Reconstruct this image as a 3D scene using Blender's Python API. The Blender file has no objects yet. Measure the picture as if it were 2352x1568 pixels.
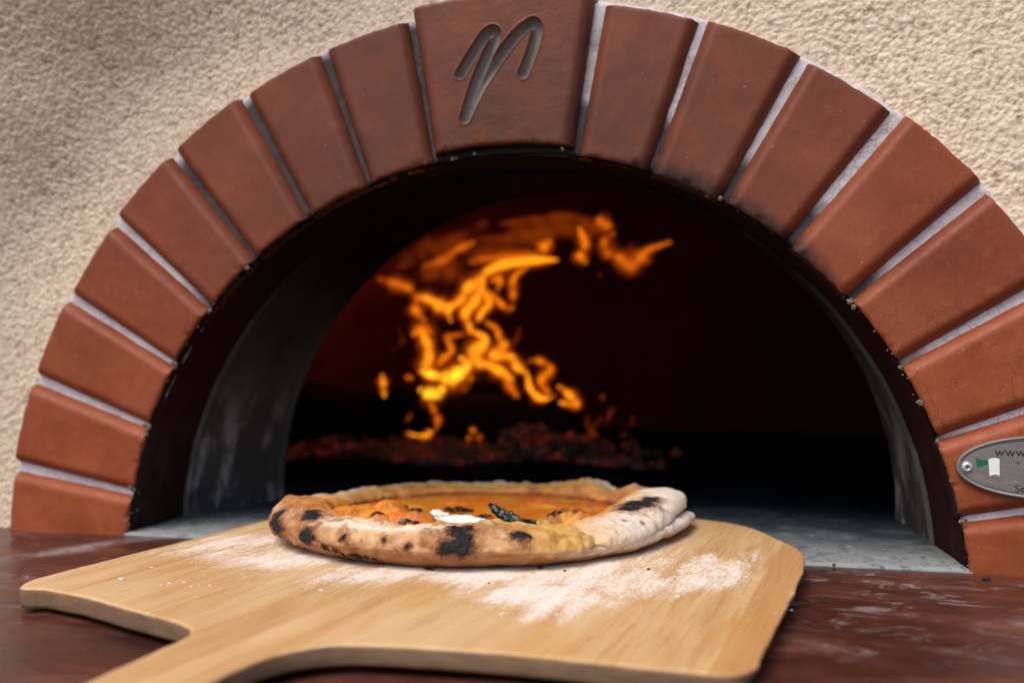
import bpy, math, random
import numpy as np
from mathutils import Matrix, Vector
from math import radians, sin, cos, pi
U = 0.30                      # one unit of the layout = radius of the oven mouth = 0.30 m
S = bpy.context.scene
col = S.collection

# ------------------------------------------------------------------ camera
CF, CX, CY, CZ, CYAW, CPIT, CROL = 2130.863, 0.49738, -2.10857, 0.46160, -0.22280, 0.01360, -0.00400
def cam_axes():
    fw = Vector((sin(CYAW)*cos(CPIT), cos(CYAW)*cos(CPIT), sin(CPIT)))
    rt = Vector((cos(CYAW), -sin(CYAW), 0)); up = rt.cross(fw)
    return fw, rt*cos(CROL)+up*sin(CROL), -rt*sin(CROL)+up*cos(CROL)
cd = bpy.data.cameras.new('camera'); cam = bpy.data.objects.new('camera', cd); col.objects.link(cam)
fw, rt, up = cam_axes()
cam.matrix_world = Matrix(((rt.x, up.x, -fw.x, CX*U), (rt.y, up.y, -fw.y, CY*U), (rt.z, up.z, -fw.z, CZ*U), (0, 0, 0, 1)))
cd.sensor_width = 36; cd.lens = CF/2352*36; cd.clip_start = 0.01; cd.clip_end = 500
cd.dof.use_dof = True; cd.dof.focus_distance = 1.86*U; cd.dof.aperture_fstop = 4.2
S.camera = cam

# ------------------------------------------------------------------ sky and sun (overcast)
SUN_EL, SUN_AZ = radians(58), radians(203)      # azimuth: 180 = from behind the camera, more = from the left
w = bpy.data.worlds.new('World'); S.world = w; w.use_nodes = True
wn = w.node_tree; bg = wn.nodes['Background']; sk = wn.nodes.new('ShaderNodeTexSky')
sk.sky_type = 'NISHITA'; sk.sun_disc = False; sk.sun_elevation = SUN_EL; sk.sun_rotation = SUN_AZ
sk.dust_density = 4.0; sk.air_density = 1.0; sk.ozone_density = 0.6
wn.links.new(sk.outputs[0], bg.inputs[0]); bg.inputs[1].default_value = 0.13
sd = bpy.data.lights.new('sun', 'SUN'); sd.energy = 1.5; sd.angle = radians(35); sd.color = (1.0, 0.95, 0.89)
sun = bpy.data.objects.new('sun', sd); col.objects.link(sun)
dv = Vector((sin(SUN_AZ)*cos(SUN_EL), cos(SUN_AZ)*cos(SUN_EL), sin(SUN_EL)))
sun.rotation_euler = dv.to_track_quat('Z', 'Y').to_euler(); sun.location = dv*3
S.view_settings.view_transform = 'Standard'; S.view_settings.look = 'None'; S.view_settings.gamma = 1
S.view_settings.exposure = 0.42
S.render.engine = 'CYCLES'
S.cycles.use_denoising = True
S.cycles.transparent_max_bounces = 24
S.cycles.max_bounces = 8

# ------------------------------------------------------------------ numpy helpers
_rs = np.random.RandomState(11); _perm = _rs.permutation(256); _perm = np.concatenate([_perm, _perm, _perm])
_gr = _rs.normal(size=(256, 3)); _gr /= np.linalg.norm(_gr, axis=1)[:, None]
def perlin(P):
    P = np.asarray(P, float); I = np.floor(P).astype(int); Fp = P-I; I &= 255
    Wt = Fp*Fp*Fp*(Fp*(Fp*6-15)+10); out = 0
    for a in (0, 1):
        wx = Wt[..., 0] if a else 1-Wt[..., 0]
        for b in (0, 1):
            wy = Wt[..., 1] if b else 1-Wt[..., 1]
            for c in (0, 1):
                wz = Wt[..., 2] if c else 1-Wt[..., 2]
                h = _perm[_perm[_perm[(I[..., 0]+a) & 255]+((I[..., 1]+b) & 255)]+((I[..., 2]+c) & 255)]
                g = _gr[h]
                out = out+wx*wy*wz*(g[..., 0]*(Fp[..., 0]-a)+g[..., 1]*(Fp[..., 1]-b)+g[..., 2]*(Fp[..., 2]-c))
    return out*1.6
def fbm(P, s, o=4, seed=0.):
    P = np.asarray(P)*s+seed*17.31; r = 0; a = 1.; t = 0
    for i in range(o):
        r = r+a*perlin(P*2**i+i*7.7); t += a; a *= .5
    return r/t
def worley(X, Z, cell, seed=0):
    # nearest and cell height of jittered grains on a plane
    gx, gz = X/cell, Z/cell; ix, iz = np.floor(gx).astype(int), np.floor(gz).astype(int); rs = np.random.RandomState(seed); tab = rs.uniform(size=(4096, 3)); best = np.full(X.shape, -9.); 
    for a in (-1, 0, 1):
        for b in (-1, 0, 1):
            jx, jz = ix+a, iz+b; h = tab[(jx*73856093 ^ jz*19349663) & 4095]; d = np.hypot(gx-jx-h[..., 0], gz-jz-h[..., 1])
            best = np.maximum(best, (.35+.65*h[..., 2])-d*1.0)
    return best
def sstep(a, b, x):
    t = np.clip((x-a)/(b-a), 0, 1); return t*t*(3-2*t)
def lerp(a, b, t):
    t = np.asarray(t)[..., None] if np.ndim(a) and np.ndim(t) else t
    return a+(b-a)*t

def mesh(name, V, F, mat, parent=None, org=(0, 0, 0), smooth=True, attrs=None, colors=None):
    """V in layout units; org (units) = where the object's origin stands"""
    V = np.asarray(V, float); o3 = np.array(org, float)
    me = bpy.data.meshes.new(name)
    if isinstance(F, np.ndarray):
        n = F.shape[1]; me.vertices.add(len(V)); me.vertices.foreach_set('co', ((V-o3)*U).ravel())
        me.loops.add(F.size); me.loops.foreach_set('vertex_index', F.ravel().astype(np.int32))
        me.polygons.add(len(F)); me.polygons.foreach_set('loop_start', np.arange(len(F), dtype=np.int32)*n)
        me.polygons.foreach_set('loop_total', np.full(len(F), n, np.int32))
        me.update(calc_edges=True)
    else:
        me.from_pydata([tuple(v) for v in (V-o3)*U], [], [tuple(int(i) for i in f) for f in F])
    me.validate(); me.update()
    if smooth: me.polygons.foreach_set('use_smooth', [True]*len(me.polygons))
    for k, a in (attrs or {}).items():
        at = me.attributes.new(k, 'FLOAT', 'POINT'); at.data.foreach_set('value', np.asarray(a, np.float32).ravel())
    if colors is not None:
        at = me.attributes.new('col', 'FLOAT_COLOR', 'POINT')
        c4 = np.ones((len(V), 4), np.float32); c4[:, :3] = colors; at.data.foreach_set('color', c4.ravel())
    if mat: me.materials.append(mat)
    o = bpy.data.objects.new(name, me); col.objects.link(o)
    if parent is not None:
        o.parent = parent; po = np.array(parent.get('_org', (0, 0, 0)), float); o.location = (o3-po)*U
    else: o.location = o3*U
    o['_org'] = [float(x) for x in o3]
    return o
def empty(name, org, label=None, cat=None, group=None):
    o = bpy.data.objects.new(name, None); col.objects.link(o); o.location = np.array(org)*U; o['_org'] = [float(x) for x in org]
    o.empty_display_size = .02
    if label: tag(o, label, cat, group)
    return o
def tag(o, label=None, cat=None, group=None, kind=None):
    if label: o['label'] = label
    if cat: o['category'] = cat
    if group: o['group'] = group
    if kind: o['kind'] = kind
    return o
def gridF(n, m, wrapn=False, wrapm=False):
    """quads of an n x m vertex grid (row major)"""
    i = np.arange(n if wrapn else n-1); j = np.arange(m if wrapm else m-1); I, J = np.meshgrid(i, j, indexing='ij')
    a = I*m+J; b = ((I+1) % n)*m+J; c = ((I+1) % n)*m+(J+1) % m; d = I*m+(J+1) % m
    return np.stack([a, b, c, d], -1).reshape(-1, 4)
def catmull(P, n):
    P = np.asarray(P, float); Q = np.vstack([2*P[0]-P[1], P, 2*P[-1]-P[-2]]); out = []
    for i in range(1, len(Q)-2):
        t = np.linspace(0, 1, n, endpoint=False)[:, None]; a, b, c, d = Q[i-1:i+3]
        out.append(.5*((2*b)+(-a+c)*t+(2*a-5*b+4*c-d)*t*t+(-a+3*b-3*c+d)*t**3))
    out.append(P[-1:]); return np.vstack(out)
def tube(P, R, seg=10, caps=True):
    P = np.asarray(P, float); n = len(P); R = np.broadcast_to(R, (n,)); T = np.gradient(P, axis=0); T /= np.linalg.norm(T, axis=1)[:, None]+1e-9
    ref = np.array([0, 1., 0]) if abs(T[:, 1]).mean() < .8 else np.array([0, 0, 1.])
    A = np.cross(T, ref); A /= np.linalg.norm(A, axis=1)[:, None]+1e-9; B = np.cross(T, A)
    a = np.linspace(0, 2*pi, seg, endpoint=False)
    V = (P[:, None]+R[:, None, None]*(A[:, None]*np.cos(a)[None, :, None]+B[:, None]*np.sin(a)[None, :, None])).reshape(-1, 3)
    F = [tuple(f) for f in gridF(n, seg, wrapm=True)]
    if caps: F += [tuple(range(seg)), tuple(range((n-1)*seg, n*seg))[::-1]]
    return V, F
def joinm(L):
    V = []; F = []; o = 0
    for v, f in L:
        V.append(np.asarray(v)); F += [tuple(int(i)+o for i in q) for q in f]; o += len(v)
    return np.vstack(V), F

# ------------------------------------------------------------------ material helper
class G:
    def __init__(s, name):
        s.m = bpy.data.materials.new(name); s.m.use_nodes = True; s.t = s.m.node_tree; s.t.nodes.clear()
        s.o = s.t.nodes.new('ShaderNodeOutputMaterial'); s.tc = None
    def n(s, ty, ins=None, **kw):
        x = s.t.nodes.new(ty)
        for k, v in kw.items(): setattr(x, k, v)
        for k, v in (ins or {}).items(): s.set(x.inputs[k], v)
        return x
    def set(s, sock, v):
        if isinstance(v, bpy.types.NodeSocket): s.t.links.new(v, sock)
        elif isinstance(v, (tuple, list)) and len(v) == 3 and sock.type == 'RGBA': sock.default_value = (*v, 1)
        else: sock.default_value = v
    def obj(s):
        if not s.tc: s.tc = s.n('ShaderNodeTexCoord')
        return s.tc.outputs['Object']
    def wpos(s): return s.n('ShaderNodeNewGeometry').outputs['Position']
    def rnd(s): return s.n('ShaderNodeObjectInfo').outputs['Random']
    def off(s, v):           # shift a texture by the object's random number
        r = s.math('MULTIPLY', s.rnd(), 37.); c = s.n('ShaderNodeCombineXYZ', {0: r, 1: r, 2: r}).outputs[0]
        return s.n('ShaderNodeVectorMath', {0: v, 1: c}, operation='ADD').outputs[0]
    def map(s, v, scale=(1, 1, 1), rot=(0, 0, 0), loc=(0, 0, 0)):
        return s.n('ShaderNodeMapping', {'Vector': v, 'Scale': scale, 'Rotation': rot, 'Location': loc}).outputs[0]
    def noise(s, v, scale, detail=4, rough=.55, dist=0.): return s.n('ShaderNodeTexNoise', {'Vector': v, 'Scale': scale, 'Detail': detail, 'Roughness': rough, 'Distortion': dist}).outputs[0]
    def vor(s, v, scale, feature='F1', rand=1.): return s.n('ShaderNodeTexVoronoi', {'Vector': v, 'Scale': scale, 'Randomness': rand}, feature=feature).outputs['Distance']
    def math(s, op, a, b=0., c=None, clamp=False):
        x = s.n('ShaderNodeMath', {0: a, 1: b}, operation=op, use_clamp=clamp)
        if c is not None: s.set(x.inputs[2], c)
        return x.outputs[0]
    def rng(s, v, a, b, c=0., d=1., smooth=True):
        return s.n('ShaderNodeMapRange', {'Value': v, 'From Min': a, 'From Max': b, 'To Min': c, 'To Max': d}, interpolation_type='SMOOTHSTEP' if smooth else 'LINEAR').outputs[0]
    def ramp(s, v, stops):
        x = s.n('ShaderNodeValToRGB', {0: v}); e = x.color_ramp.elements
        while len(e) < len(stops): e.new(.5)
        for i, (p, c) in enumerate(stops): e[i].position = p; e[i].color = (*c, 1)
        return x.outputs[0]
    def mix(s, f, a, b, blend='MIX'):
        x = s.n('ShaderNodeMix', data_type='RGBA', blend_type=blend); s.set(x.inputs[0], f); s.set(x.inputs[6], a); s.set(x.inputs[7], b); return x.outputs[2]
    def bump(s, h, strength=.5, dist=.001, normal=None):
        x = s.n('ShaderNodeBump', {'Height': h, 'Strength': strength, 'Distance': dist})
        if normal is not None: s.set(x.inputs['Normal'], normal)
        return x.outputs[0]
    def attr(s, name, out='Fac'): return s.n('ShaderNodeAttribute', attribute_name=name).outputs[out]
    def sep(s, v):
        x = s.n('ShaderNodeSeparateXYZ', {0: v}); return x.outputs
    def done(s, color, rough=.6, normal=None, **kw):
        b = s.n('ShaderNodeBsdfPrincipled', {'Base Color': color, 'Roughness': rough})
        if normal is not None: s.set(b.inputs['Normal'], normal)
        for k, v in kw.items(): s.set(b.inputs[k.replace('_', ' ')], v)
        s.t.links.new(b.outputs[0], s.o.inputs[0]); s.b = b; return s.m

def srgb(r, g, b):
    f = lambda c: ((c/255+.055)/1.055)**2.4 if c > 10 else c/255/12.92
    return (f(r), f(g), f(b))

# ================================================================== materials
def m_brick():
    g = G('painted_brick'); p = g.off(g.obj())
    big = g.noise(p, 14, 4, .6); fine = g.noise(p, 160, 5, .65); st = g.noise(g.map(p, (1, 1, .25)), 420, 3, .6)
    c = g.ramp(big, [(.3, (.200, .043, .014)), (.5, (.262, .060, .020)), (.72, (.345, .092, .035))])
    c = g.mix(g.math('MULTIPLY', g.rnd(), .30), c, (.13, .032, .014))
    c = g.mix(g.rng(fine, .5, .75, 0, .35), c, (.36, .12, .065))
    c = g.mix(g.rng(g.noise(p, 60, 6, .7), .56, .72, 0, .35), c, (.15, .035, .018))
    # greyish brown smoke film, soot at the mouth
    film = g.attr('film'); fn = g.noise(p, 40, 5, .65)
    c = g.mix(g.math('MULTIPLY', film, g.rng(fn, .3, .65, .55, 1.)), c, (.085, .033, .023))
    soot = g.attr('soot'); sm = g.rng(g.math('ADD', soot, g.math('MULTIPLY', g.math('SUBTRACT', g.noise(p, 90, 6, .7), .5), .55)), .35, .85)
    c = g.mix(g.math('MULTIPLY', sm, .93), c, (.012, .010, .011))
    chip = g.rng(g.noise(p, 260, 3, .5), .735, .76)
    c = g.mix(g.math('MULTIPLY', chip, .5), c, (.42, .25, .2))
    cr0 = g.n('ShaderNodeTexVoronoi', {'Vector': g.n('ShaderNodeVectorMath', {0: p, 1: g.n('ShaderNodeVectorMath', {0: g.n('ShaderNodeTexNoise', {'Vector': p, 'Scale': 45, 'Detail': 4}).outputs['Color'], 'Scale': .02}, operation='SCALE').outputs[0]}, operation='ADD').outputs[0], 'Scale': 55}, feature='DISTANCE_TO_EDGE').outputs['Distance']
    crk = g.math('MULTIPLY', g.rng(cr0, .0, .016, 1, 0), g.rng(g.noise(p, 12, 2), .5, .62)); crk = g.math('MULTIPLY', crk, g.attr('crack'))
    c = g.mix(g.math('MULTIPLY', crk, .45), c, (.06, .018, .012))
    h = g.math('ADD', g.math('MULTIPLY', fine, .5), g.math('MULTIPLY', st, .5)); h = g.math('SUBTRACT', h, g.math('MULTIPLY', crk, 1.2))
    nb = g.bump(h, .55, .0007); nb = g.bump(g.noise(p, 70, 4, .6), .22, .0012, nb)
    c = g.mix(g.math('MULTIPLY', g.attr('groove'), .93), c, g.mix(g.noise(p, 200, 4, .6), (.13, .118, .108), (.30, .275, .25)))
    return g.done(c, g.rng(fine, .3, .7, .40, .6), nb, Specular_IOR_Level=.26)
def m_mortar():
    g = G('grey_mortar'); p = g.obj()
    n1 = g.noise(p, 220, 5, .7)
    v = g.n('ShaderNodeVectorMath', {0: p, 1: g.n('ShaderNodeVectorMath', {0: g.n('ShaderNodeTexNoise', {'Vector': p, 'Scale': 120, 'Detail': 3}).outputs['Color'], 'Scale': .006}, operation='SCALE').outputs[0]}, operation='ADD').outputs[0]
    ed = g.vor(v, 170, 'DISTANCE_TO_EDGE'); cr = g.math('MULTIPLY', g.rng(ed, 0, .045, 1, 0), g.rng(g.noise(p, 22, 2), .42, .56))
    c = g.mix(n1, (.42, .38, .405), (.68, .63, .67)); c = g.mix(g.math('MULTIPLY', cr, .5), c, (.08, .07, .075))
    soot = g.attr('soot'); sm = g.rng(g.math('ADD', soot, g.math('MULTIPLY', g.math('SUBTRACT', g.noise(p, 100, 6, .7), .5), .5)), .25, .8)
    c = g.mix(g.math('MULTIPLY', sm, .96), c, (.02, .018, .021))
    return g.done(c, .75, g.bump(g.math('SUBTRACT', n1, cr), .5, .0008))
def m_stucco():
    g = G('stucco'); p = g.obj()
    a = g.attr('hgt'); n1 = g.noise(p, 420, 4, .65); n2 = g.noise(p, 6, 3)
    c = g.ramp(a, [(.05, (.35, .255, .17)), (.36, (.67, .53, .395)), (.8, (.83, .71, .565))])
    c = g.mix(g.rng(n2, .35, .7, 0, .4), c, (.50, .42, .34))
    c = g.mix(g.rng(n1, .55, .8, 0, .35), c, (.78, .68, .58))
    return g.done(c, .9, g.bump(n1, .7, .0014), Specular_IOR_Level=.2)
def m_counter():
    g = G('counter_paint'); p = g.obj()
    ps = g.map(p, (1, 2.5, 1), (0, 0, .30)); pr = g.map(p, (1, 1.9, 1), (0, 0, -.5))
    n1 = g.noise(ps, 9, 6, .65); n2 = g.noise(p, 70, 5, .7)
    c = g.ramp(n1, [(.3, (.032, .0125, .0095)), (.5, (.072, .022, .0145)), (.7, (.15, .052, .033))])
    c = g.mix(g.rng(n2, .5, .75, 0, .5), c, (.035, .012, .010))
    y = g.sep(p)[1]; x = g.sep(p)[0]
    m = g.math('MULTIPLY', g.rng(g.noise(pr, 26, 8, .74, .9), .52, .70), g.rng(g.noise(pr, 5, 2, .5), .36, .58))
    near = g.rng(g.math('ABSOLUTE', g.math('SUBTRACT', y, .10)), .0, .20, 1, .35)
    m = g.math('MULTIPLY', m, near); m = g.math('MULTIPLY', m, g.rng(n2, .3, .6, .35, 1))
    wv = g.math('MULTIPLY', g.math('SUBTRACT', g.noise(p, 9, 3), .5), .06)
    ln = g.math('ADD', g.math('ADD', g.math('MULTIPLY', x, -.86), g.math('MULTIPLY', g.math('ADD', y, -.15), .50)), wv)      # wiped flour streak beside the peel
    st = g.math('MULTIPLY', g.rng(g.math('ABSOLUTE', g.math('ADD', ln, -.232)), .0, .022, 1, 0), g.rng(g.noise(g.map(p, (1, 1, 1), (0, 0, 1.05)), 30, 6, .7), .35, .65))
    st = g.math('MULTIPLY', st, g.rng(x, -.30, -.16, 1, 0)); m = g.math('MAXIMUM', m, g.math('MULTIPLY', st, .9))
    c = g.mix(g.math('MULTIPLY', m, .5, clamp=True), c, (.52, .46, .50))
    sp = g.rng(g.vor(p, 330), .05, .11, 1, 0); sp = g.math('MULTIPLY', sp, g.rng(g.noise(p, 25, 2), .56, .66))
    c = g.mix(g.math('MULTIPLY', sp, .7), c, (.62, .50, .45))
    r = g.math('ADD', g.rng(n1, .3, .7, .24, .38), g.math('MULTIPLY', m, .4))
    return g.done(c, r, g.bump(g.math('ADD', n2, n1), .3, .0012), Specular_IOR_Level=.3)
def m_hearth():
    g = G('hearth_stone'); p = g.obj(); n1 = g.noise(p, 30, 7, .7); n2 = g.noise(p, 260, 3, .6); y = g.sep(p)[1]
    c = g.ramp(n1, [(.3, (.035, .052, .062)), (.5, (.075, .098, .107)), (.7, (.20, .22, .22))])
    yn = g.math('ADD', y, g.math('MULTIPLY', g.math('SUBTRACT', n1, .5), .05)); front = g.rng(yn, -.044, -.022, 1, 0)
    c = g.mix(g.rng(yn, -.05, .10, .62, 0), c, (.40, .415, .40)); c = g.mix(g.math('MULTIPLY', g.rng(g.noise(p, 110, 5, .75), .50, .66), .75), c, (.05, .065, .075))  # pale ash dust at the front, partly painted daylight falloff
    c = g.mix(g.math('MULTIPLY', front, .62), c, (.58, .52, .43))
    pit = g.math('MULTIPLY', g.rng(g.vor(p, 95), .08, .15, 1, 0), g.rng(g.noise(p, 16, 2), .38, .5))
    c = g.mix(pit, c, (.03, .03, .032)); c = g.mix(g.rng(g.noise(g.map(p, (1, 3, 1)), 50, 5, .7), .62, .75, 0, .6), c, (.68, .66, .63))
    c = g.mix(g.rng(y, .03, .24, 0, .96), c, (.0025, .006, .012))  # shade deeper in the oven, painted into the floor colour
    return g.done(c, .9, g.bump(g.math('SUBTRACT', n1, pit), .4, .0015), Specular_IOR_Level=.0)
def m_soot(name, base, ashc, ash_z, dark=(.003, .003, .0035)):
    g = G(name); p = g.obj(); z = g.sep(p)[2]; n1 = g.noise(p, 12, 6, .65); n2 = g.noise(g.map(p, (1, 1, .45)), 26, 6, .7)
    up = g.rng(g.math('ADD', z, g.math('MULTIPLY', g.math('SUBTRACT', n1, .5), .16)), ash_z*.35, ash_z*1.9)
    c = g.mix(up, base, dark)
    low = g.rng(z, .0, ash_z*1.0, 1, 0)
    a = g.math('MULTIPLY', g.rng(n2, .46, .62), low); c = g.mix(g.math('MULTIPLY', a, .9), c, ashc)
    return g.done(c, .85, g.bump(n2, .5, .003), Specular_IOR_Level=.06)
def m_dome():
    g = G('sooty_dome'); p = g.obj(); n = g.noise(p, 9, 6, .65)
    return g.done(g.ramp(n, [(.3, (.020, .009, .006)), (.7, (.055, .022, .014))]), .9, g.bump(n, .5, .006), Specular_IOR_Level=.15)
def m_wood():
    g = G('peel_wood'); p = g.obj(); q = g.map(p, (1, 1, 1), (0, 0, radians(9.5)))
    gr = g.map(q, (9, 1, 9)); w1 = g.noise(gr, 9, 5, .6, .6); w2 = g.noise(g.map(q, (60, 2.2, 60)), 9, 3, .6)
    w3 = g.noise(g.map(q, (3.5, .6, 3.5)), 9, 2)
    c = g.ramp(w1, [(.22, (.42, .235, .092)), (.45, (.53, .320, .142)), (.62, (.60, .385, .188)), (.8, (.50, .285, .115))])
    c = g.mix(g.rng(w2, .46, .68, 0, .42), c, (.33, .155, .048)); c = g.mix(g.rng(w3, .45, .66, 0, .6), c, (.64, .45, .25)); c = g.mix(g.rng(g.noise(g.map(q, (2.2, 1, 1)), 7, 4, .6), .52, .68, 0, .55), c, (.52, .26, .075))
    kn = g.math('MULTIPLY', g.rng(g.noise(g.map(q, (9, 1.3, 9)), 26, 3), .68, .74), .5); c = g.mix(kn, c, (.22, .10, .035))
    # plank boundary near the right rim: slightly redder strip
    sx = g.sep(q)[0]; strip = g.rng(sx, .1685, .1695); c = g.mix(g.math('MULTIPLY', strip, .45), c, (.42, .19, .06))
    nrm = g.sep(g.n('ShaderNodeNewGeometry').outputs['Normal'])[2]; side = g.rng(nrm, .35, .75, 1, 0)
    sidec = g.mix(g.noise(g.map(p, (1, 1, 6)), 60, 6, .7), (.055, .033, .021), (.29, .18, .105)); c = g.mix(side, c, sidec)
    # flour: density attribute broken up by streaks along the grain
    f = g.attr('flour'); s1 = g.noise(g.map(q, (7.5, 1, 1)), 15, 8, .74, .5); s2 = g.noise(g.map(q, (2.2, 1, 1)), 260, 5, .85); s3 = g.noise(p, 36, 5, .6)
    d = g.math('ADD', f, g.math('MULTIPLY', g.math('SUBTRACT', s1, .5), 1.7)); d = g.math('ADD', d, g.math('MULTIPLY', g.math('SUBTRACT', s3, .5), .7)); d = g.math('ADD', d, g.math('MULTIPLY', g.math('SUBTRACT', s2, .5), 2.4))
    fm = g.math('MULTIPLY', g.rng(d, .28, 1.25), g.rng(f, .02, .25)); fm = g.math('MULTIPLY', fm, g.math('SUBTRACT', 1., side))
    c = g.mix(g.math('MULTIPLY', fm, .90), c, (.82, .75, .70))
    h = g.math('ADD', g.math('MULTIPLY', w2, .5), g.math('MULTIPLY', g.math('MULTIPLY', fm, s2), .8))
    return g.done(c, g.rng(fm, 0, 1, .52, .95), g.bump(h, .35, .0006), Specular_IOR_Level=.3)
def m_vcol(name, rough=.6, spec=.4, bs=.4, scale=350, sub=0., dist=.001, coat=0.):
    g = G(name); p = g.obj(); c = g.attr('col', 'Color'); n = g.noise(p, scale, 5, .65); ch = g.attr('char')
    n2 = g.noise(p, scale*3, 2, .6)
    c = g.mix(g.rng(n, .3, .75, .0, .42), c, g.mix(.5, c, (.30, .16, .06)), 'MIX')
    c = g.mix(g.rng(n2, .55, .8, 0, .14), c, (.8, .7, .55))
    chn = g.math('ADD', ch, g.math('MULTIPLY', g.math('SUBTRACT', g.noise(p, 420, 4, .7), .5), .7)); c = g.mix(g.rng(ch, .02, .5, 0, .75), c, (.10, .035, .014)); c = g.mix(g.rng(chn, .35, .85), c, g.mix(g.noise(p, scale*1.6, 4, .7), (.0025, .0025, .003), (.022, .021, .024)))
    if isinstance(rough, str): rough = g.math('SUBTRACT', .62, g.math('MULTIPLY', g.attr('wet'), .5))
    h = g.math('ADD', n, g.math('MULTIPLY', g.math('MULTIPLY', ch, g.noise(p, scale*1.3, 3, .7)), 2.5))
    return g.done(c, rough, g.bump(h, bs, dist), Specular_IOR_Level=spec, Subsurface_Weight=sub, Subsurface_Radius=(.004, .002, .001), Subsurface_Scale=.5, Coat_Weight=coat)
def m_simple(name, color, rough=.5, metal=0., bscale=0., bs=.3, bdist=.001, var=.15, **kw):
    g = G(name); p = g.obj(); n = g.noise(p, bscale or 200, 5, .65)
    c = g.mix(n, tuple(x*(1-var) for x in color), tuple(min(1, x*(1+var)) for x in color))
    return g.done(c, rough, g.bump(n, bs, bdist), Metallic=metal, **kw)
def m_flame(lv, core, edge, s, a):
    g = G('flame_'+lv); lw = g.n('ShaderNodeLayerWeight', {'Blend': .5}).outputs['Facing']
    p = g.obj(); f = g.math('SUBTRACT', 1., lw); n = g.noise(p, 22, 3, .5)
    colr = g.mix(g.rng(g.math('ADD', f, g.math('MULTIPLY', g.math('SUBTRACT', n, .5), 1.1)), .35, 1.0), edge, core)
    em = g.n('ShaderNodeEmission', {'Color': colr, 'Strength': s}); tr = g.n('ShaderNodeBsdfTransparent')
    al = g.math('MULTIPLY', g.math('MULTIPLY', g.math('POWER', f, 2.2), g.rng(g.noise(p, 30, 3, .6), .36, .56, .6, 1.)), a); mx = g.n('ShaderNodeMixShader', {0: al, 1: tr.outputs[0], 2: em.outputs[0]})
    g.t.links.new(mx.outputs[0], g.o.inputs[0]); return g.m
def m_ember():
    g = G('embers'); p = g.wpos(); n = g.noise(p, 26, 4, .7); n2 = g.noise(p, 120, 3)
    hot = g.math('MULTIPLY', g.rng(n, .46, .74), g.rng(n2, .42, .6)); b = g.n('ShaderNodeBsdfPrincipled', {'Base Color': g.mix(n2, (.012, .011, .011), (.10, .09, .085)), 'Roughness': .95})
    g.set(b.inputs['Emission Color'], (1., .07, .012)); g.set(b.inputs['Emission Strength'], g.math('MULTIPLY', hot, .12))
    g.t.links.new(b.outputs[0], g.o.inputs[0]); return g.m
def m_log():
    g = G('charred_log'); p = g.obj(); n = g.vor(g.map(p, (1, 1, 1)), 55); n2 = g.noise(p, 40, 5, .7)
    b = g.n('ShaderNodeBsdfPrincipled', {'Base Color': g.mix(n2, (.003, .003, .003), (.012, .010, .009)), 'Roughness': .95, 'Specular IOR Level': .05, 'Normal': g.bump(n, .8, .004)})
    g.t.links.new(b.outputs[0], g.o.inputs[0]); return g.m
def m_plate():
    g = G('brushed_steel'); p = g.obj(); n = g.noise(g.map(p, (1, 1, 14), (0, .5, 0)), 160, 4, .6); sc = g.noise(g.map(p, (12, 1, 1), (0, .7, 0)), 260, 2)
    c = g.mix(n, (.26, .24, .23), (.42, .40, .385)); c = g.mix(g.rng(sc, .66, .7, 0, .4), c, (.7, .68, .66))
    return g.done(c, g.rng(n, .3, .7, .36, .52), g.bump(n, .15, .0003), Metallic=.85)
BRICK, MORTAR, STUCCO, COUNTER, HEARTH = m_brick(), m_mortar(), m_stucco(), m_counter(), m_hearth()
REVEAL = m_soot('sooty_red_reveal', (.030, .011, .010), (.05, .03, .026), .14)
THROAT = m_soot('sooty_grey_throat', (.062, .058, .055), (.42, .41, .41), .135)
LIP = m_soot('throat_edge', (.09, .088, .085), (.3, .29, .28), .13)
DOME, WOOD, PLATE, EMBER, LOG = m_dome(), m_wood(), m_plate(), m_ember(), m_log()
CRUST = m_vcol('crust', .68, .3, .6, 300, .10, .0013)
TOPPING = m_vcol('topping', 'wet', .38, .6, 260, .03, .0012, 0.)
CHEESE = m_simple('mozzarella', (.83, .79, .70), .32, 0, 90, .3, .001, .05, Subsurface_Weight=.2, Subsurface_Radius=(.004, .003, .002), Subsurface_Scale=.5)
FLOUR = m_simple('flour_grains', (.80, .75, .71), .95, 0, 900)
CHARCOAL = m_simple('charcoal', (.010, .010, .011), .55, 0, 600, .8, .001, .5)
BASIL = None
def m_basil():
    g = G('basil_leaf'); p = g.obj(); n = g.noise(p, 160, 4, .6); c = g.ramp(n, [(.35, (.004, .005, .004)), (.52, (.010, .016, .006)), (.68, (.03, .065, .012))])
    return g.done(c, .28, g.bump(g.noise(p, 330, 4, .6), .7, .0012), Specular_IOR_Level=.6)
BASIL = m_basil()
BLACKINK = m_simple('black_print', (.012, .012, .013), .5, 0, 300)
GREENINK = m_simple('green_print', (.005, .11, .065), .45, 0, 300)
WHITEINK = m_simple('white_print', (.72, .78, .76), .45, 0, 300)
RIVET = m_simple('rivet_metal', (.62, .62, .63), .32, .75, 500, .1)
BITS = m_simple('crumbly_mortar_bits', (.17, .135, .09), .9, 0, 300, .8, .001, .6)

# ================================================================== the oven
ZC, RI, RO = -0.0671, 1.0, 1.356
def arc(r, deg, y): a = np.radians(deg); return np.stack([r*np.sin(a), np.broadcast_to(y, np.shape(a)) if np.ndim(y) == 0 else y, ZC+r*np.cos(a)], -1)
oven = empty('pizza_oven', (0, 0.05, 0), 'wood fired pizza oven with red brick arch in a rough beige stucco front', 'pizza oven')

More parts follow.
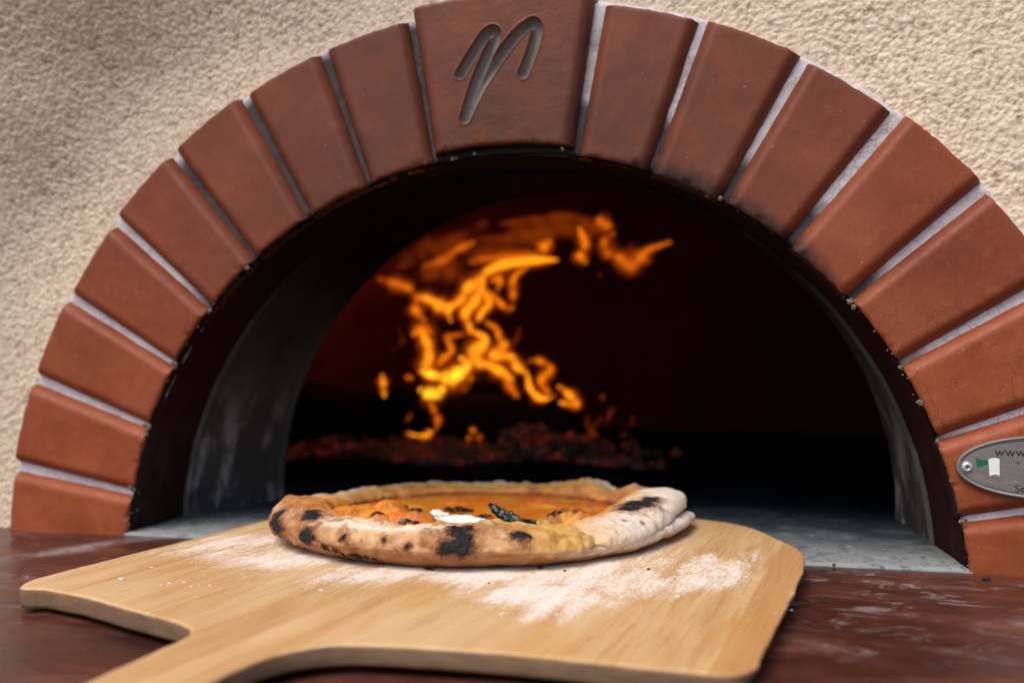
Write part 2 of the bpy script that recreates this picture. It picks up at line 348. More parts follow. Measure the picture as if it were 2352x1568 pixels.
def film_of(deg):      # smoke film: strongest over the crown of the arch, fading down both sides
    return np.interp(deg, [-90, -62, -50, -38, -20, 0, 20, 34, 48, 62, 90], [.0, .05, .30, .60, .85, .95, .85, .55, .28, .08, .0])
EDGE = [(-.0125, .060), (-.0120, .033), (-.0095, .0225), (-.0035, .0135), (.0025, .0070), (.0078, .0028), (.0130, .0007), (.0185, .0)]   # chamfer on the joint sides
REDGE = [(-.003, .060), (-.0025, .033), (-.001, .0225), (.0, .0125), (.001, .0060), (.0025, .0022), (.0055, .0005), (.0095, .0)]
def brick_mesh(a0, a1, r0, r1, nr=46, na=30, seed=0, marks=None, front=0.):
    off = np.array([e[0] for e in EDGE]); dr = np.array([e[1] for e in EDGE])
    def axis(n):
        mid = np.linspace(0, 1, n+2)[1:-1]
        return mid
    rm = axis(nr); am = axis(na); k = len(EDGE)
    arcw = lambda r: np.radians(a1-a0)*r
    ro_ = np.array([e[0] for e in REDGE]); rd = np.array([e[1] for e in REDGE])
    R = np.concatenate([r0+np.maximum(ro_, -.001), r0+ro_[-1]+rm*(r1-r0-2*ro_[-1]), (r1-ro_)[::-1]]); Dr = np.concatenate([rd, np.zeros(nr), rd[::-1]])
    A_off = np.concatenate([off, np.zeros(na), -off[::-1]]); A_t = np.concatenate([np.zeros(k), am, np.ones(k)]); Da = np.concatenate([dr, np.zeros(na), dr[::-1]])
    RR, TT = np.meshgrid(R, A_t, indexing='ij'); OO = np.broadcast_to(A_off, RR.shape)
    inner = (A_off == 0)
    t2 = np.where(inner[None], TT, TT)
    base = np.radians(a0)+t2*np.radians(a1-a0); shrink = off[-1]/RR*(1-2*t2)*inner[None]
    AA = base+OO/RR+shrink
    Y = np.maximum(Dr[:, None], Da[None]).astype(float)
    X = RR*np.sin(AA); Z = ZC+RR*np.cos(AA)
    P = np.stack([X, Y, Z], -1)
    n1 = fbm(P, 9, 3, seed); n2 = fbm(P, 34, 3, seed+3); n3 = fbm(P, 110, 2, seed+5)
    edge = sstep(.03, .0, np.minimum.reduce([RR-r0, r1-RR, (AA-np.radians(a0))*RR, (np.radians(a1)-AA)*RR]))
    P[..., 1] += n1*.0013+n2*.0004+n3*.0003+front
    P[..., 0] += (n2*.0030+n3*.0016)*edge*np.sin(AA); P[..., 2] += (n2*.0030+n3*.0016)*edge*np.cos(AA)
    # chipped lower lip
    lip = sstep(.016, .0, RR-r0)*np.clip(fbm(P, 30, 4, seed+9)*3-.45, 0, 1); P[..., 1] += lip*.007
    gro = np.zeros(RR.shape)
    if marks is not None:
        dmin = np.full(RR.shape, 9.)
        for st in marks:
            c = catmull(st, 14)
            for q in range(len(c)-1):
                ax, az = c[q]; bx, bz = c[q+1]; ux, uz = bx-ax, bz-az; L = ux*ux+uz*uz+1e-12
                t = np.clip(((X-ax)*ux+(Z-az)*uz)/L, 0, 1); dmin = np.minimum(dmin, np.hypot(X-ax-t*ux, Z-az-t*uz))
        rg = .0132; prof = np.clip(1-(dmin/rg)**2, 0, 1); P[..., 1] += .020*prof**.7; gro = sstep(1.0*rg, .72*rg, dmin)
        P[..., 1] -= .0016*np.exp(-((dmin-rg*1.1)/.0022)**2)
    deg = np.degrees(AA); film = film_of(deg)*(.75+.25*sstep(1.36, 1.0, RR))
    so = np.interp(deg, [-90, -60, -45, -8, 12, 22, 40, 52, 70, 90], [.05, .10, .40, .40, .45, .75, .78, .42, .16, .10])
    wd = np.interp(deg, [-90, -30, 0, 15, 25, 45, 55, 90], [.03, .05, .05, .06, .10, .08, .04, .02])
    soot = so*sstep(1.0, 0., (RR-RI)/wd)
    soot = np.maximum(soot, .55*film_of(deg)*(Y > .008))
    soot = np.maximum(soot, 1.3*sstep(.004, .012, Y)*(RR < r0+.003)); soot = soot+lip*.25
    crack = np.interp(deg, [-90, 0, 45, 60, 90], [.0, .0, .1, 1., 1.])
    return P.reshape(-1, 3), gridF(*RR.shape)[:, ::-1], dict(film=film.ravel(), soot=soot.ravel(), groove=gro.ravel(), crack=crack.ravel())
MARK = [[(-.0996, 1.1206), (-.0741, 1.1597), (-.0424, 1.2043), (-.0246, 1.2181), (-.0142, 1.2102), (-.0195, 1.1882), (-.0363, 1.1548), (-.0638, 1.0935), (-.0894, 1.0155)],
        [(-.0894, 1.0155), (-.0576, 1.0768), (-.026, 1.1256), (.0096, 1.1737), (.0408, 1.2078), (.0727, 1.2284), (.0839, 1.2184), (.0818, 1.1944), (.0673, 1.1492), (.0517, 1.1119)]]
def brick(name, a0, a1, r0, r1, **kw):
    V, F, A = brick_mesh(a0, a1, r0, r1, **kw)
    am = radians((a0+a1)/2); rm = (r0+r1)/2
    return mesh(name, V, F, BRICK, oven, (rm*sin(am), .05, ZC+rm*cos(am)), attrs=A)
for s in (-1, 1):
    for k in range(8):
        c = 14.82+10.02*k; rj = random.Random(k*7+s)
        lo, hi = c-4.08, c+4.08
        a0, a1 = (lo, hi) if s > 0 else (-hi, -lo)
        b = brick('brick', a0+rj.uniform(-.12, .12), a1+rj.uniform(-.12, .12), RI+rj.uniform(-.004, .003), RO+rj.uniform(-.006, .006), seed=k+20*(s+1), front=rj.uniform(-.002, .002))
        if k == 7: b['label'] = 'lowest arch brick, partly sunk behind the counter'
ks = brick('keystone', -8.95, 8.62, 1.019, 1.374, nr=200, na=170, seed=3, marks=MARK, front=-.012)
ks['label'] = 'wide keystone with a looping letter shaped mark pressed into it'

# mortar ring behind the bricks
def mortar():
    nr, na = 60, 900; R = np.linspace(1.0, 1.372, nr); A = np.linspace(-90.5, 90.5, na); RR, AA = np.meshgrid(R, A, indexing='ij')
    P = arc(RR, AA, 0.); 
    Y = .026+fbm(P, 16, 3, 1)*.005+fbm(P, 90, 3, 2)*.0016+sstep(1.358, 1.372, RR)*.022; Y += sstep(1.01, .992, RR)*.02
    Y -= .0*RR; P[..., 1] = Y
    # ragged outer edge
    j = sstep(1.34, 1.372, RR)*fbm(P, 26, 3, 5)*.008; P[..., 0] += j*np.sin(np.radians(AA)); P[..., 2] += j*np.cos(np.radians(AA))
    so = np.interp(AA, [-90, -58, -50, -40, -28, 0, 10, 20, 30, 42, 55, 90], [.0, .0, .30, .80, 1.05, 1.1, .45, .32, .26, .2, .05, .0])
    inr = np.interp(AA, [-90, -60, -40, 0, 10, 40, 60, 90], [.1, .2, .6, .7, 1.4, 1.15, .55, .2])
    soot = so*sstep(1.39, 1.30, RR)+inr*sstep(1.16, 1.0, RR)
    mesh('mortar', P.reshape(-1, 3), gridF(nr, na), MORTAR, oven, (0, .05, 0), attrs=dict(soot=np.clip(soot, 0, 1.2).ravel()))
mortar()

# stucco front; the lean above the arch's left shoulder is added to shade it
def facade():
    fine = .0031
    xs = np.concatenate([np.linspace(-5, -1.72, 30), np.arange(-1.70, 1.30, fine), np.linspace(1.32, 5, 34)])
    zs = np.concatenate([np.arange(-.02, 1.62, fine), np.linspace(1.64, 3.6, 30)])
    Z, X = np.meshgrid(zs, xs, indexing='ij'); r = np.hypot(X, Z-ZC); deg = np.degrees(np.arctan2(X, Z-ZC))
    P = np.stack([X, X*0, Z], -1)
    wx = X+fbm(P, 90, 2, 4)*.004; wz = Z+fbm(P, 90, 2, 5)*.004; h = np.clip(np.maximum(worley(wx, wz, .0115, 3), worley(wx+.3, wz, .0078, 5)-.10)*.85+.18+fbm(P, 45, 2, 8)*.25, 0, 1); big = fbm(P, 2.2, 2, 6); mid = fbm(P, 9, 2, 7)
    amp = np.interp(deg, [-180, -80, -66, -48, -14, 4, 180], [0, 0, .4, 1, 1, .0, 0]); s = r-1.50+big*.05
    shade_lean = .48*np.log1p(np.exp(np.clip(s/.045, -30, 30)))*.045; shade_lean = np.minimum(shade_lean, .6)
    shade_lean = shade_lean*amp
    Y = .038-(h-.5)*.0056*sstep(1.35, 1.38, r)-big*.012-mid*.003-shade_lean
    P[..., 1] = Y
    F = gridF(len(zs), len(xs)); keep = (r.ravel()[F] > 1.325).any(axis=1); F = F[keep]
    mesh('stucco_front', P.reshape(-1, 3), F, STUCCO, oven, (0, .05, 0), attrs=dict(hgt=h.ravel()))
facade()

# mouth: painted reveal, grey throat, then the mouth of the dome
def loft(name, secs, mat, n=260, noise=.004, seed=0, close=False):
    """secs: (y, cx, cz, r) rings swept front to back, from floor to floor"""
    secs = np.array(secs, float); m = len(secs); a = np.linspace(-100, 100, n); V = np.zeros((m, n, 3))
    for i, (y, cx, cz, r) in enumerate(secs):
        V[i, :, 0] = cx+r*np.sin(np.radians(a)); V[i, :, 1] = y; V[i, :, 2] = cz+r*np.cos(np.radians(a))
    d = fbm(V, 7, 4, seed)*noise+fbm(V, 40, 3, seed+2)*noise*.5; nx = np.sin(np.radians(a)); nz = np.cos(np.radians(a))
    V[..., 0] += d*nx; V[..., 2] += d*nz
    return mesh(name, V.reshape(-1, 3), gridF(m, n), mat, oven, (0, .05, 0))
def lin(a, b, k): return [tuple(x) for x in np.linspace(a, b, k)]
loft('reveal', lin((.012, 0, ZC, 1.000), (.25, -.004, -.052, .988), 24), REVEAL, noise=.004, seed=2)
loft('throat_rim', [(.243, -.004, -.053, .987), (.246, -.004, -.053, .978), (.254, -.004, -.052, .976), (.262, -.004, -.051, .979), (.264, -.004, -.051, .990)], LIP, noise=.003, seed=2)
loft('throat', lin((.252, -.004, -.052, 1.004), (.262, -.003, -.050, .992), 3)+lin((.27, -.003, -.049, .985), (.575, .045, .027, .912), 30), THROAT, noise=.007, seed=5)
loft('throat_edge', lin((.576, .045, .027, .911), (.60, .049, .032, .907), 4)+lin((.604, .049, .032, .912), (.606, .049, .032, 1.25), 10), LIP, noise=.004, seed=8)
def dome():
    n, m = 60, 120; y = np.linspace(.604, 3.5, n); a = np.linspace(-92, 92, m); V = np.zeros((n, m, 3))
    dy = np.where(y < 1.9, (y-1.9)/1.9, (y-1.9)/1.6); sc = np.clip(1-np.abs(dy)**3, 0, 1)**(1/3.)
    V[..., 0] = sc[:, None]*1.8*np.sin(np.radians(a))+.0; V[..., 1] = y[:, None]; V[..., 2] = sc[:, None]*1.38*np.cos(np.radians(a))
    d = fbm(V, 2.5, 4, 3)*.05; V[..., 0] += d*np.sin(np.radians(a)); V[..., 2] += d*np.cos(np.radians(a))
    mesh('dome', V.reshape(-1, 3), gridF(n, m), DOME, oven, (0, .05, 0))
dome()
def hearth():
    xs = np.linspace(-1.9, 1.9, 260); pr = [(.03, -.02), (.003, -.01), (.001, .001), (.004, .0055), (.010, .0075)]
    ys = np.concatenate([[p[0] for p in pr], np.linspace(.02, .8, 70), np.linspace(.85, 3.55, 40)]); z0 = np.concatenate([[p[1] for p in pr], np.full(110, .0078)])
    Y, X = np.meshgrid(ys, xs, indexing='ij'); Z = np.broadcast_to(z0[:, None], X.shape).copy(); P = np.stack([X, Y, Z], -1)
    P[..., 2] += fbm(P, 12, 4, 3)*.0018*(Y > .01); P[..., 1] += fbm(P, 20, 3, 7)*.005*(Y < .015)
    keep = np.ones(len(gridF(*X.shape)), bool); F = gridF(*X.shape)
    # only inside the mouth for the front strip
    r = np.hypot(P[..., 0], P[..., 2]-ZC).ravel(); ins = ~((r[F] > 1.02).any(1) & (Y.ravel()[F] < .56).all(1)); 
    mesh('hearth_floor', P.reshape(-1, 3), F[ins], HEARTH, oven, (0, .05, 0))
hearth()
# crumbly bits along the inner edge of the arch
def bits():
    rr = random.Random(5); L = []
    spots = [(-41.5, .998, .010), (-50, .999, .008), (-60, .999, .010), (-59.6, 1.006, .008), (-70, 1.0, .012), (-69.7, 1.01, .010), (-71, 1.0, .009), (-79.5, 1.0, .009), (-79, 1.005, .007), (27.9, 1.0, .009), (29.6, 1.003, .008), (50.2, 1.0, .010), (51, .996, .008), (60.2, 1.0, .007), (65, .999, .010), (70, 1.0, .007), (-7.2, 1.0, .007), (-6.7, 1.002, .006), (-4, 1.004, .005), (8.0, 1.012, .008), (75, 1.0, .006), (80, 1.0, .008), (79.8, 1.008, .006)]
    for _ in range(60): spots.append((rr.choice([-1, -1, 1])*rr.uniform(48, 86), rr.gauss(.999, .002), rr.uniform(.0012, .003)))
    for _ in range(14): spots.append((rr.uniform(-30, 35), rr.gauss(.999, .002), rr.uniform(.001, .002)))
    for dg, r, s in spots:
        s *= .62; c = arc(np.array(r), np.array(dg), rr.uniform(.0, .014)); v = []; f = []
        n, m = 5, 7
        for i in range(n+1):
            for j in range(m):
                t = pi*i/n; p = 2*pi*j/m; q = s*(1+rr.uniform(-.45, .35)); v.append(c+np.array([q*sin(t)*cos(p)*1.2, q*sin(t)*sin(p), q*cos(t)]))
        for i in range(n):
            for j in range(m): f.append((i*m+j, i*m+(j+1) % m, (i+1)*m+(j+1) % m, (i+1)*m+j))
        L.append((np.array(v), f))
    V, F = joinm(L); o = mesh('mortar_crumbs', V, F, BITS, oven, (0, .05, 0), smooth=False); o['kind'] = 'stuff'
bits()

# maker's plate riveted to the second brick from the bottom on the right
PCX, PCZ, PA, PB = 1.143, .2244, .1705, .0655
pl_y = -.006
def ellipse_disc(a, b, prof, n=96):
    """prof: (scale inset, y) from the rim inwards, ends with a centre"""
    V = []; t = np.linspace(0, 2*pi, n, endpoint=False)
    for ins, y in prof: V.append(np.stack([PCX+(a-ins)*np.cos(t), np.full(n, pl_y+y), PCZ+(b-ins)*np.sin(t)], -1))
    m = len(V); F = [tuple(f) for f in gridF(m, n, wrapm=True)]; V = np.vstack(V); F.append(tuple(range((m-1)*n, m*n))[::-1] if False else tuple(range((m-1)*n, m*n)))
    return V, F
V, F = ellipse_disc(PA, PB, [(0, .006), (0, -.003), (.0012, -.0048), (.0032, -.0052), (.0050, -.0046), (.0062, -.0034), (.008, -.0032)])
plate = mesh('name_plate', V, F, PLATE, oven, (PCX, -.002, PCZ), smooth=False); plate['label'] = 'oval steel plate riveted to a lower right arch brick'
t = np.linspace(0, 2*pi, 121); yb = pl_y-.0036
ring = [(np.stack([PCX+(PA-d)*np.cos(t), np.full(121, yb), PCZ+(PB-d)*np.sin(t)], -1)) for d in (.0085, .0098)]
V = np.vstack(ring); F = gridF(2, 121); mesh('border_line', V, F, BLACKINK, plate, (PCX, -.002, PCZ))
def text(s, x, z, size, slant=0., rot=0., sy=1.):
    cu = bpy.data.curves.new('t', 'FONT'); cu.body = s; cu.size = size*U; cu.extrude = 0; cu.resolution_u = 4
    tmp = bpy.data.objects.new('t', cu); col.objects.link(tmp); dg = bpy.context.evaluated_depsgraph_get(); dg.update()
    me = bpy.data.meshes.new_from_object(tmp.evaluated_get(dg)); v = np.array([q.co[:] for q in me.vertices])/U; f = [tuple(p.vertices) for p in me.polygons]
    bpy.data.objects.remove(tmp)
    xx = v[:, 0]; zz = v[:, 1]*sy; X = x+xx*cos(rot)-zz*sin(rot); Z = z+xx*sin(rot)+zz*cos(rot)
    return np.stack([X, np.full(len(X), pl_y-.0039), Z], -1), f
V, F = text('www.', 1.0465, .2462, .0275); mesh('lettering', V, F, BLACKINK, plate, (PCX, -.002, PCZ), smooth=False)['label'] = 'black letters reading www.'
V, F = text('Ser', 1.0835, .1735, .021); mesh('lettering', V, F, BLACKINK, plate, (PCX, -.002, PCZ), smooth=False)['label'] = 'small black letters reading Ser'
def flat(name, pts, mat, y=-.0040):
    P = np.array([(a, pl_y+y, b) for a, b in pts]); mesh(name, P, [tuple(range(len(P)))], mat, plate, (PCX, -.002, PCZ), smooth=False)
flat('green_mark', [(1.0105, .2425), (1.014, .2402), (1.019, .2385), (1.025, .2378), (1.0335, .2375), (1.0335, .2305), (1.028, .2278), (1.020, .2235), (1.0125, .2225)], GREENINK)
flat('white_mark', [(1.0345, .2395), (1.040, .2422), (1.048, .2430), (1.0555, .2405), (1.0555, .2060), (1.049, .2082), (1.042, .2075), (1.0362, .2045)], WHITEINK)
flat('black_tick', [(1.0885, .2335), (1.092, .2342), (1.0925, .2315), (1.0895, .2290), (1.0905, .2315)], BLACKINK)
def rivet(x, z, r=.0118):
    n = 28; t = np.linspace(0, 2*pi, n, endpoint=False); prof = [(1, .003), (1, -.0015), (.9, -.0042), (.7, -.0058), (.45, -.0062), (.33, -.0058), (.30, -.003), (.26, -.0015)]
    V = np.vstack([np.stack([x+r*s*np.cos(t), np.full(n, pl_y-.003+y), z+r*s*np.sin(t)], -1) for s, y in prof]); F = [tuple(f) for f in gridF(len(prof), n, wrapm=True)]+[tuple(range((len(prof)-1)*n, len(prof)*n))]
    rv = mesh('rivet', V, F, RIVET, plate, (PCX, -.002, PCZ))
rivet(.9935, .2225); rivet(PCX*2-.9935, .2225)

# ================================================================== counter
def counter():
    xs = np.linspace(-3.2, 3.2, 500); ys = np.concatenate([np.linspace(-1.30, .30, 220)]); Y, X = np.meshgrid(ys, xs, indexing='ij'); P = np.stack([X, Y, X*0], -1)
    P[..., 2] = fbm(P, 3, 3, 2)*.002+fbm(P, 30, 3, 4)*.0006; top = P.copy()
    n, m = X.shape; V = P.reshape(-1, 3); F = gridF(n, m)
    fr = np.stack([xs, np.full(m, -1.306), np.full(m, -.01)], -1); lo = np.stack([xs, np.full(m, -1.306), np.full(m, -.25)], -1); V2 = np.vstack([V, fr, lo])
    j = np.arange(m-1); F2 = np.vstack([F, np.stack([j, n*m+j, n*m+j+1, j+1][::-1], -1), np.stack([n*m+j, n*m+m+j, n*m+m+j+1, n*m+j+1][::-1], -1)])
    o = mesh('counter', V2, F2, COUNTER, None, (0, -.5, 0)); tag(o, 'dark red painted counter with flour smears in front of the oven mouth', 'counter')
counter()

# ================================================================== peel
PZ0, PT = .0, .045
AX = radians(9.5)     # the peel's long axis leans this far from +y towards +x
FLOURZ = [(-.36, -.33, .27, .15, 0, .85), (-.15, -.44, .20, .12, 0, .80), (.06, -.40, .32, .14, 0, .92), (.19, -.54, .13, .13, 0, 1.05), (.33, -.40, .17, .14, 0, .86), (.46, -.28, .10, .20, 0, .92), (-.55, -.20, .22, .11, .9, .95), (-.03, -.22, .58, .34, 0, .92)]
def peel():
    out = [(-.690, -.668), (-.735, -.672), (-.762, -.625), (-.757, -.560), (-.700, -.280), (-.630, .060), (-.560, .250), (-.400, .400), (-.180, .480), (.060, .490), (.270, .430), (.408, .339), (.496, .285), (.567, .185), (.619, .060), (.650, -.020), (.662, -.085), (.659, -.150), (.642, -.279), (.611, -.457), (.573, -.657), (.548, -.786), (.536, -.838), (.500, -.868), (.405, -.862), (.223, -.845), (.096, -.842), (-.031, -.853), (-.089, -.886), (-.122, -.935), (-.143, -1.035), (-.170, -1.25), (-.205, -1.60), (-.235, -1.90), (-.275, -1.93), (-.33, -1.92), (-.352, -1.88), (-.340, -1.60), (-.318, -1.25), (-.300, -1.06), (-.290, -.960), (-.284, -.900), (-.283, -.868), (-.293, -.838), (-.322, -.812), (-.366, -.791), (-.452, -.758), (-.577, -.702)]
    P = np.array(out); Q = np.vstack([P[-1:], P, P[:2]]); C = []
    for i in range(1, len(Q)-2):
        a, b, c, d = Q[i-1:i+3]
        n = max(3, int(np.linalg.norm(c-b)/.012))
        # centripetal-ish: limit tangents by the segment length
        L = np.linalg.norm(c-b); t1 = (c-a); t2 = (d-b); t1 = t1/np.linalg.norm(t1)*min(L, np.linalg.norm(b-a)*1.5); t2 = t2/np.linalg.norm(t2)*min(L, np.linalg.norm(d-c)*1.5)
        t = np.linspace(0, 1, n, endpoint=False)[:, None]
        C.append((2*t**3-3*t**2+1)*b+(t**3-2*t**2+t)*t1+(-2*t**3+3*t**2)*c+(t**3-t**2)*t2)
    C = np.vstack(C); n = len(C); T = np.roll(C, -1, 0)-np.roll(C, 1, 0); T /= np.linalg.norm(T, axis=1)[:, None]; N = np.stack([-T[:, 1], T[:, 0]], -1)
    ctr = C.mean(0); sgn = np.sign(((C-ctr)*N).sum(1).sum()); N *= -sgn     # inward
    th = lambda y: np.interp(y, [-2, -.4, .2, .5], [PT, PT, PT*.98, PT*.62])   # blade thins towards its tip
    lift = lambda x, y: np.interp(y, [-2, -.95, -.55, -.3, .5], [.022, .015, .006, .0, .0])
    prof = [(.006, 0.), (.0015, .05), (0, .2), (.0005, .5), (0, .8), (.0012, .93), (.0035, .985), (.0075, 1.), (.012, 1.)]
    V = []
    for ins, h in prof:
        q = C+N*ins; q = q+N*(.022*(1-h)**1.5*sstep(.38, .50, C[:, 0])*sstep(-.9, -.8, C[:, 1]))[:, None]; z = lift(q[:, 0], q[:, 1])+h*(th(q[:, 1])-lift(q[:, 0], q[:, 1]))
        v = np.stack([q[:, 0], q[:, 1], z], -1)
        nn = fbm(v, 55, 3, 3)*.0022+fbm(v, 12, 2, 5)*.003; v[:, :2] -= N*(nn*(1 if 0 < h < 1 else .5))[:, None]; V.append(v)
    m = len(prof); F = [tuple(f) for f in gridF(m, n, wrapm=True)]; F.append(tuple(range(n))[::-1])
    V = np.vstack(V); rim = V[(m-1)*n:, :2]
    # top face: a fine triangulation inside the last ring
    from mathutils.geometry import delaunay_2d_cdt
    gx, gy = np.meshgrid(np.arange(-.77, .68, .012), np.arange(-1.95, .52, .012)); rs = np.random.RandomState(1); gp = np.stack([gx.ravel(), gy.ravel()], -1)+rs.uniform(-.003, .003, (gx.size, 2))
    x1, y1 = rim[:, 0], rim[:, 1]; x2, y2 = np.roll(x1, -1), np.roll(y1, -1); ins = np.zeros(len(gp), int)
    for k in range(n):
        hit = ((y1[k] > gp[:, 1]) != (y2[k] > gp[:, 1])) & (gp[:, 0] < (x2[k]-x1[k])*(gp[:, 1]-y1[k])/(y2[k]-y1[k]+1e-12)+x1[k]); ins += hit
    dm = np.full(len(gp), 9.)
    for k in range(n): dm = np.minimum(dm, np.hypot(gp[:, 0]-x1[k], gp[:, 1]-y1[k]))
    gp = gp[(ins % 2 == 1) & (dm > .008)]
    r = delaunay_2d_cdt([Vector(p) for p in np.vstack([rim, gp])], [], [list(range(n))], 1, 1e-7)
    T2 = np.array([v[:] for v in r[0]]); orig = [q[0] if q else -1 for q in r[3]]
    base = len(V); mp = {}; extra = []
    for i2, q in enumerate(orig):
        if 0 <= q < n: mp[i2] = (m-1)*n+q
        else: mp[i2] = base+len(extra); extra.append((T2[i2, 0], T2[i2, 1], th(T2[i2, 1])))
    V = np.vstack([V, np.array(extra)]); F += [tuple(mp[i3] for i3 in f) for f in r[2]]
    nz = fbm(V, 5, 3, 90); st = fbm(np.stack([V[:, 0]*cos(AX)-V[:, 1]*sin(AX), (V[:, 0]*sin(AX)+V[:, 1]*cos(AX))*.16, V[:, 0]*0], -1), 26, 3, 92)
    fl = np.zeros(len(V))
    for cx, cy, sx, sy, ro, k in FLOURZ:
        dx, dy = V[:, 0]-cx, V[:, 1]-cy; dx, dy = dx*cos(ro)+dy*sin(ro), -dx*sin(ro)+dy*cos(ro)
        fl = np.maximum(fl, k*sstep(1.30, .35, np.hypot(dx/sx, dy/sy)*(1+nz*.45)+st*.55))
    fl *= (V[:, 2] > .02)
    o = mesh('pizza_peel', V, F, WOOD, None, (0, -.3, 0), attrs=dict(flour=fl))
    tag(o, 'wooden pizza peel dusted with flour lying across the counter under the pizza', 'pizza peel')
peel()

# ================================================================== pizza
PC = np.array([-.090, .130]); PB0 = PT
KT = np.array([-180, -165, -150, -132, -110, -90, -70, -56, -42, -25, -10, 5, 20, 28, 37, 43, 49, 58, 72, 90, 108, 122, 140, 160, 180])
KR = np.array([.485, .493, .508, .528, .540, .546, .552, .548, .528, .506, .500, .500, .500, .498, .500, .500, .500, .500, .495, .490, .490, .500, .505, .500, .485])
KH = np.array([.046, .060, .076, .080, .078, .080, .078, .064, .066, .080, .089, .088, .072, .042, .066, .040, .022, .058, .040, .028, .029, .036, .032, .034, .046])
KW = np.array([.115, .125, .130, .125, .115, .120, .140, .150, .150, .140, .135, .130, .115, .095, .110, .090, .090, .105, .095, .085, .090, .100, .095, .100, .115])
KL = np.array([0, 0, 0, 0, 0, 0, 0, 0, 0, .004, .020, .028, .026, .012, 0, 0, 0, 0, 0, 0, 0, 0, 0, 0, 0.])     # lifted base over the fold
CREAM, TAN, BROWN, DBROWN, WHITE, MUST, ORNG, RED, YEL = [np.array(c) for c in ((.64, .40, .215), (.38, .17, .06), (.27, .10, .035), (.09, .028, .012), (.78, .68, .58), (.48, .30, .075), (.60, .155, .006), (.38, .035, .008), (.66, .30, .022))]
SPOTS = []   # (x, y, z, r, level)
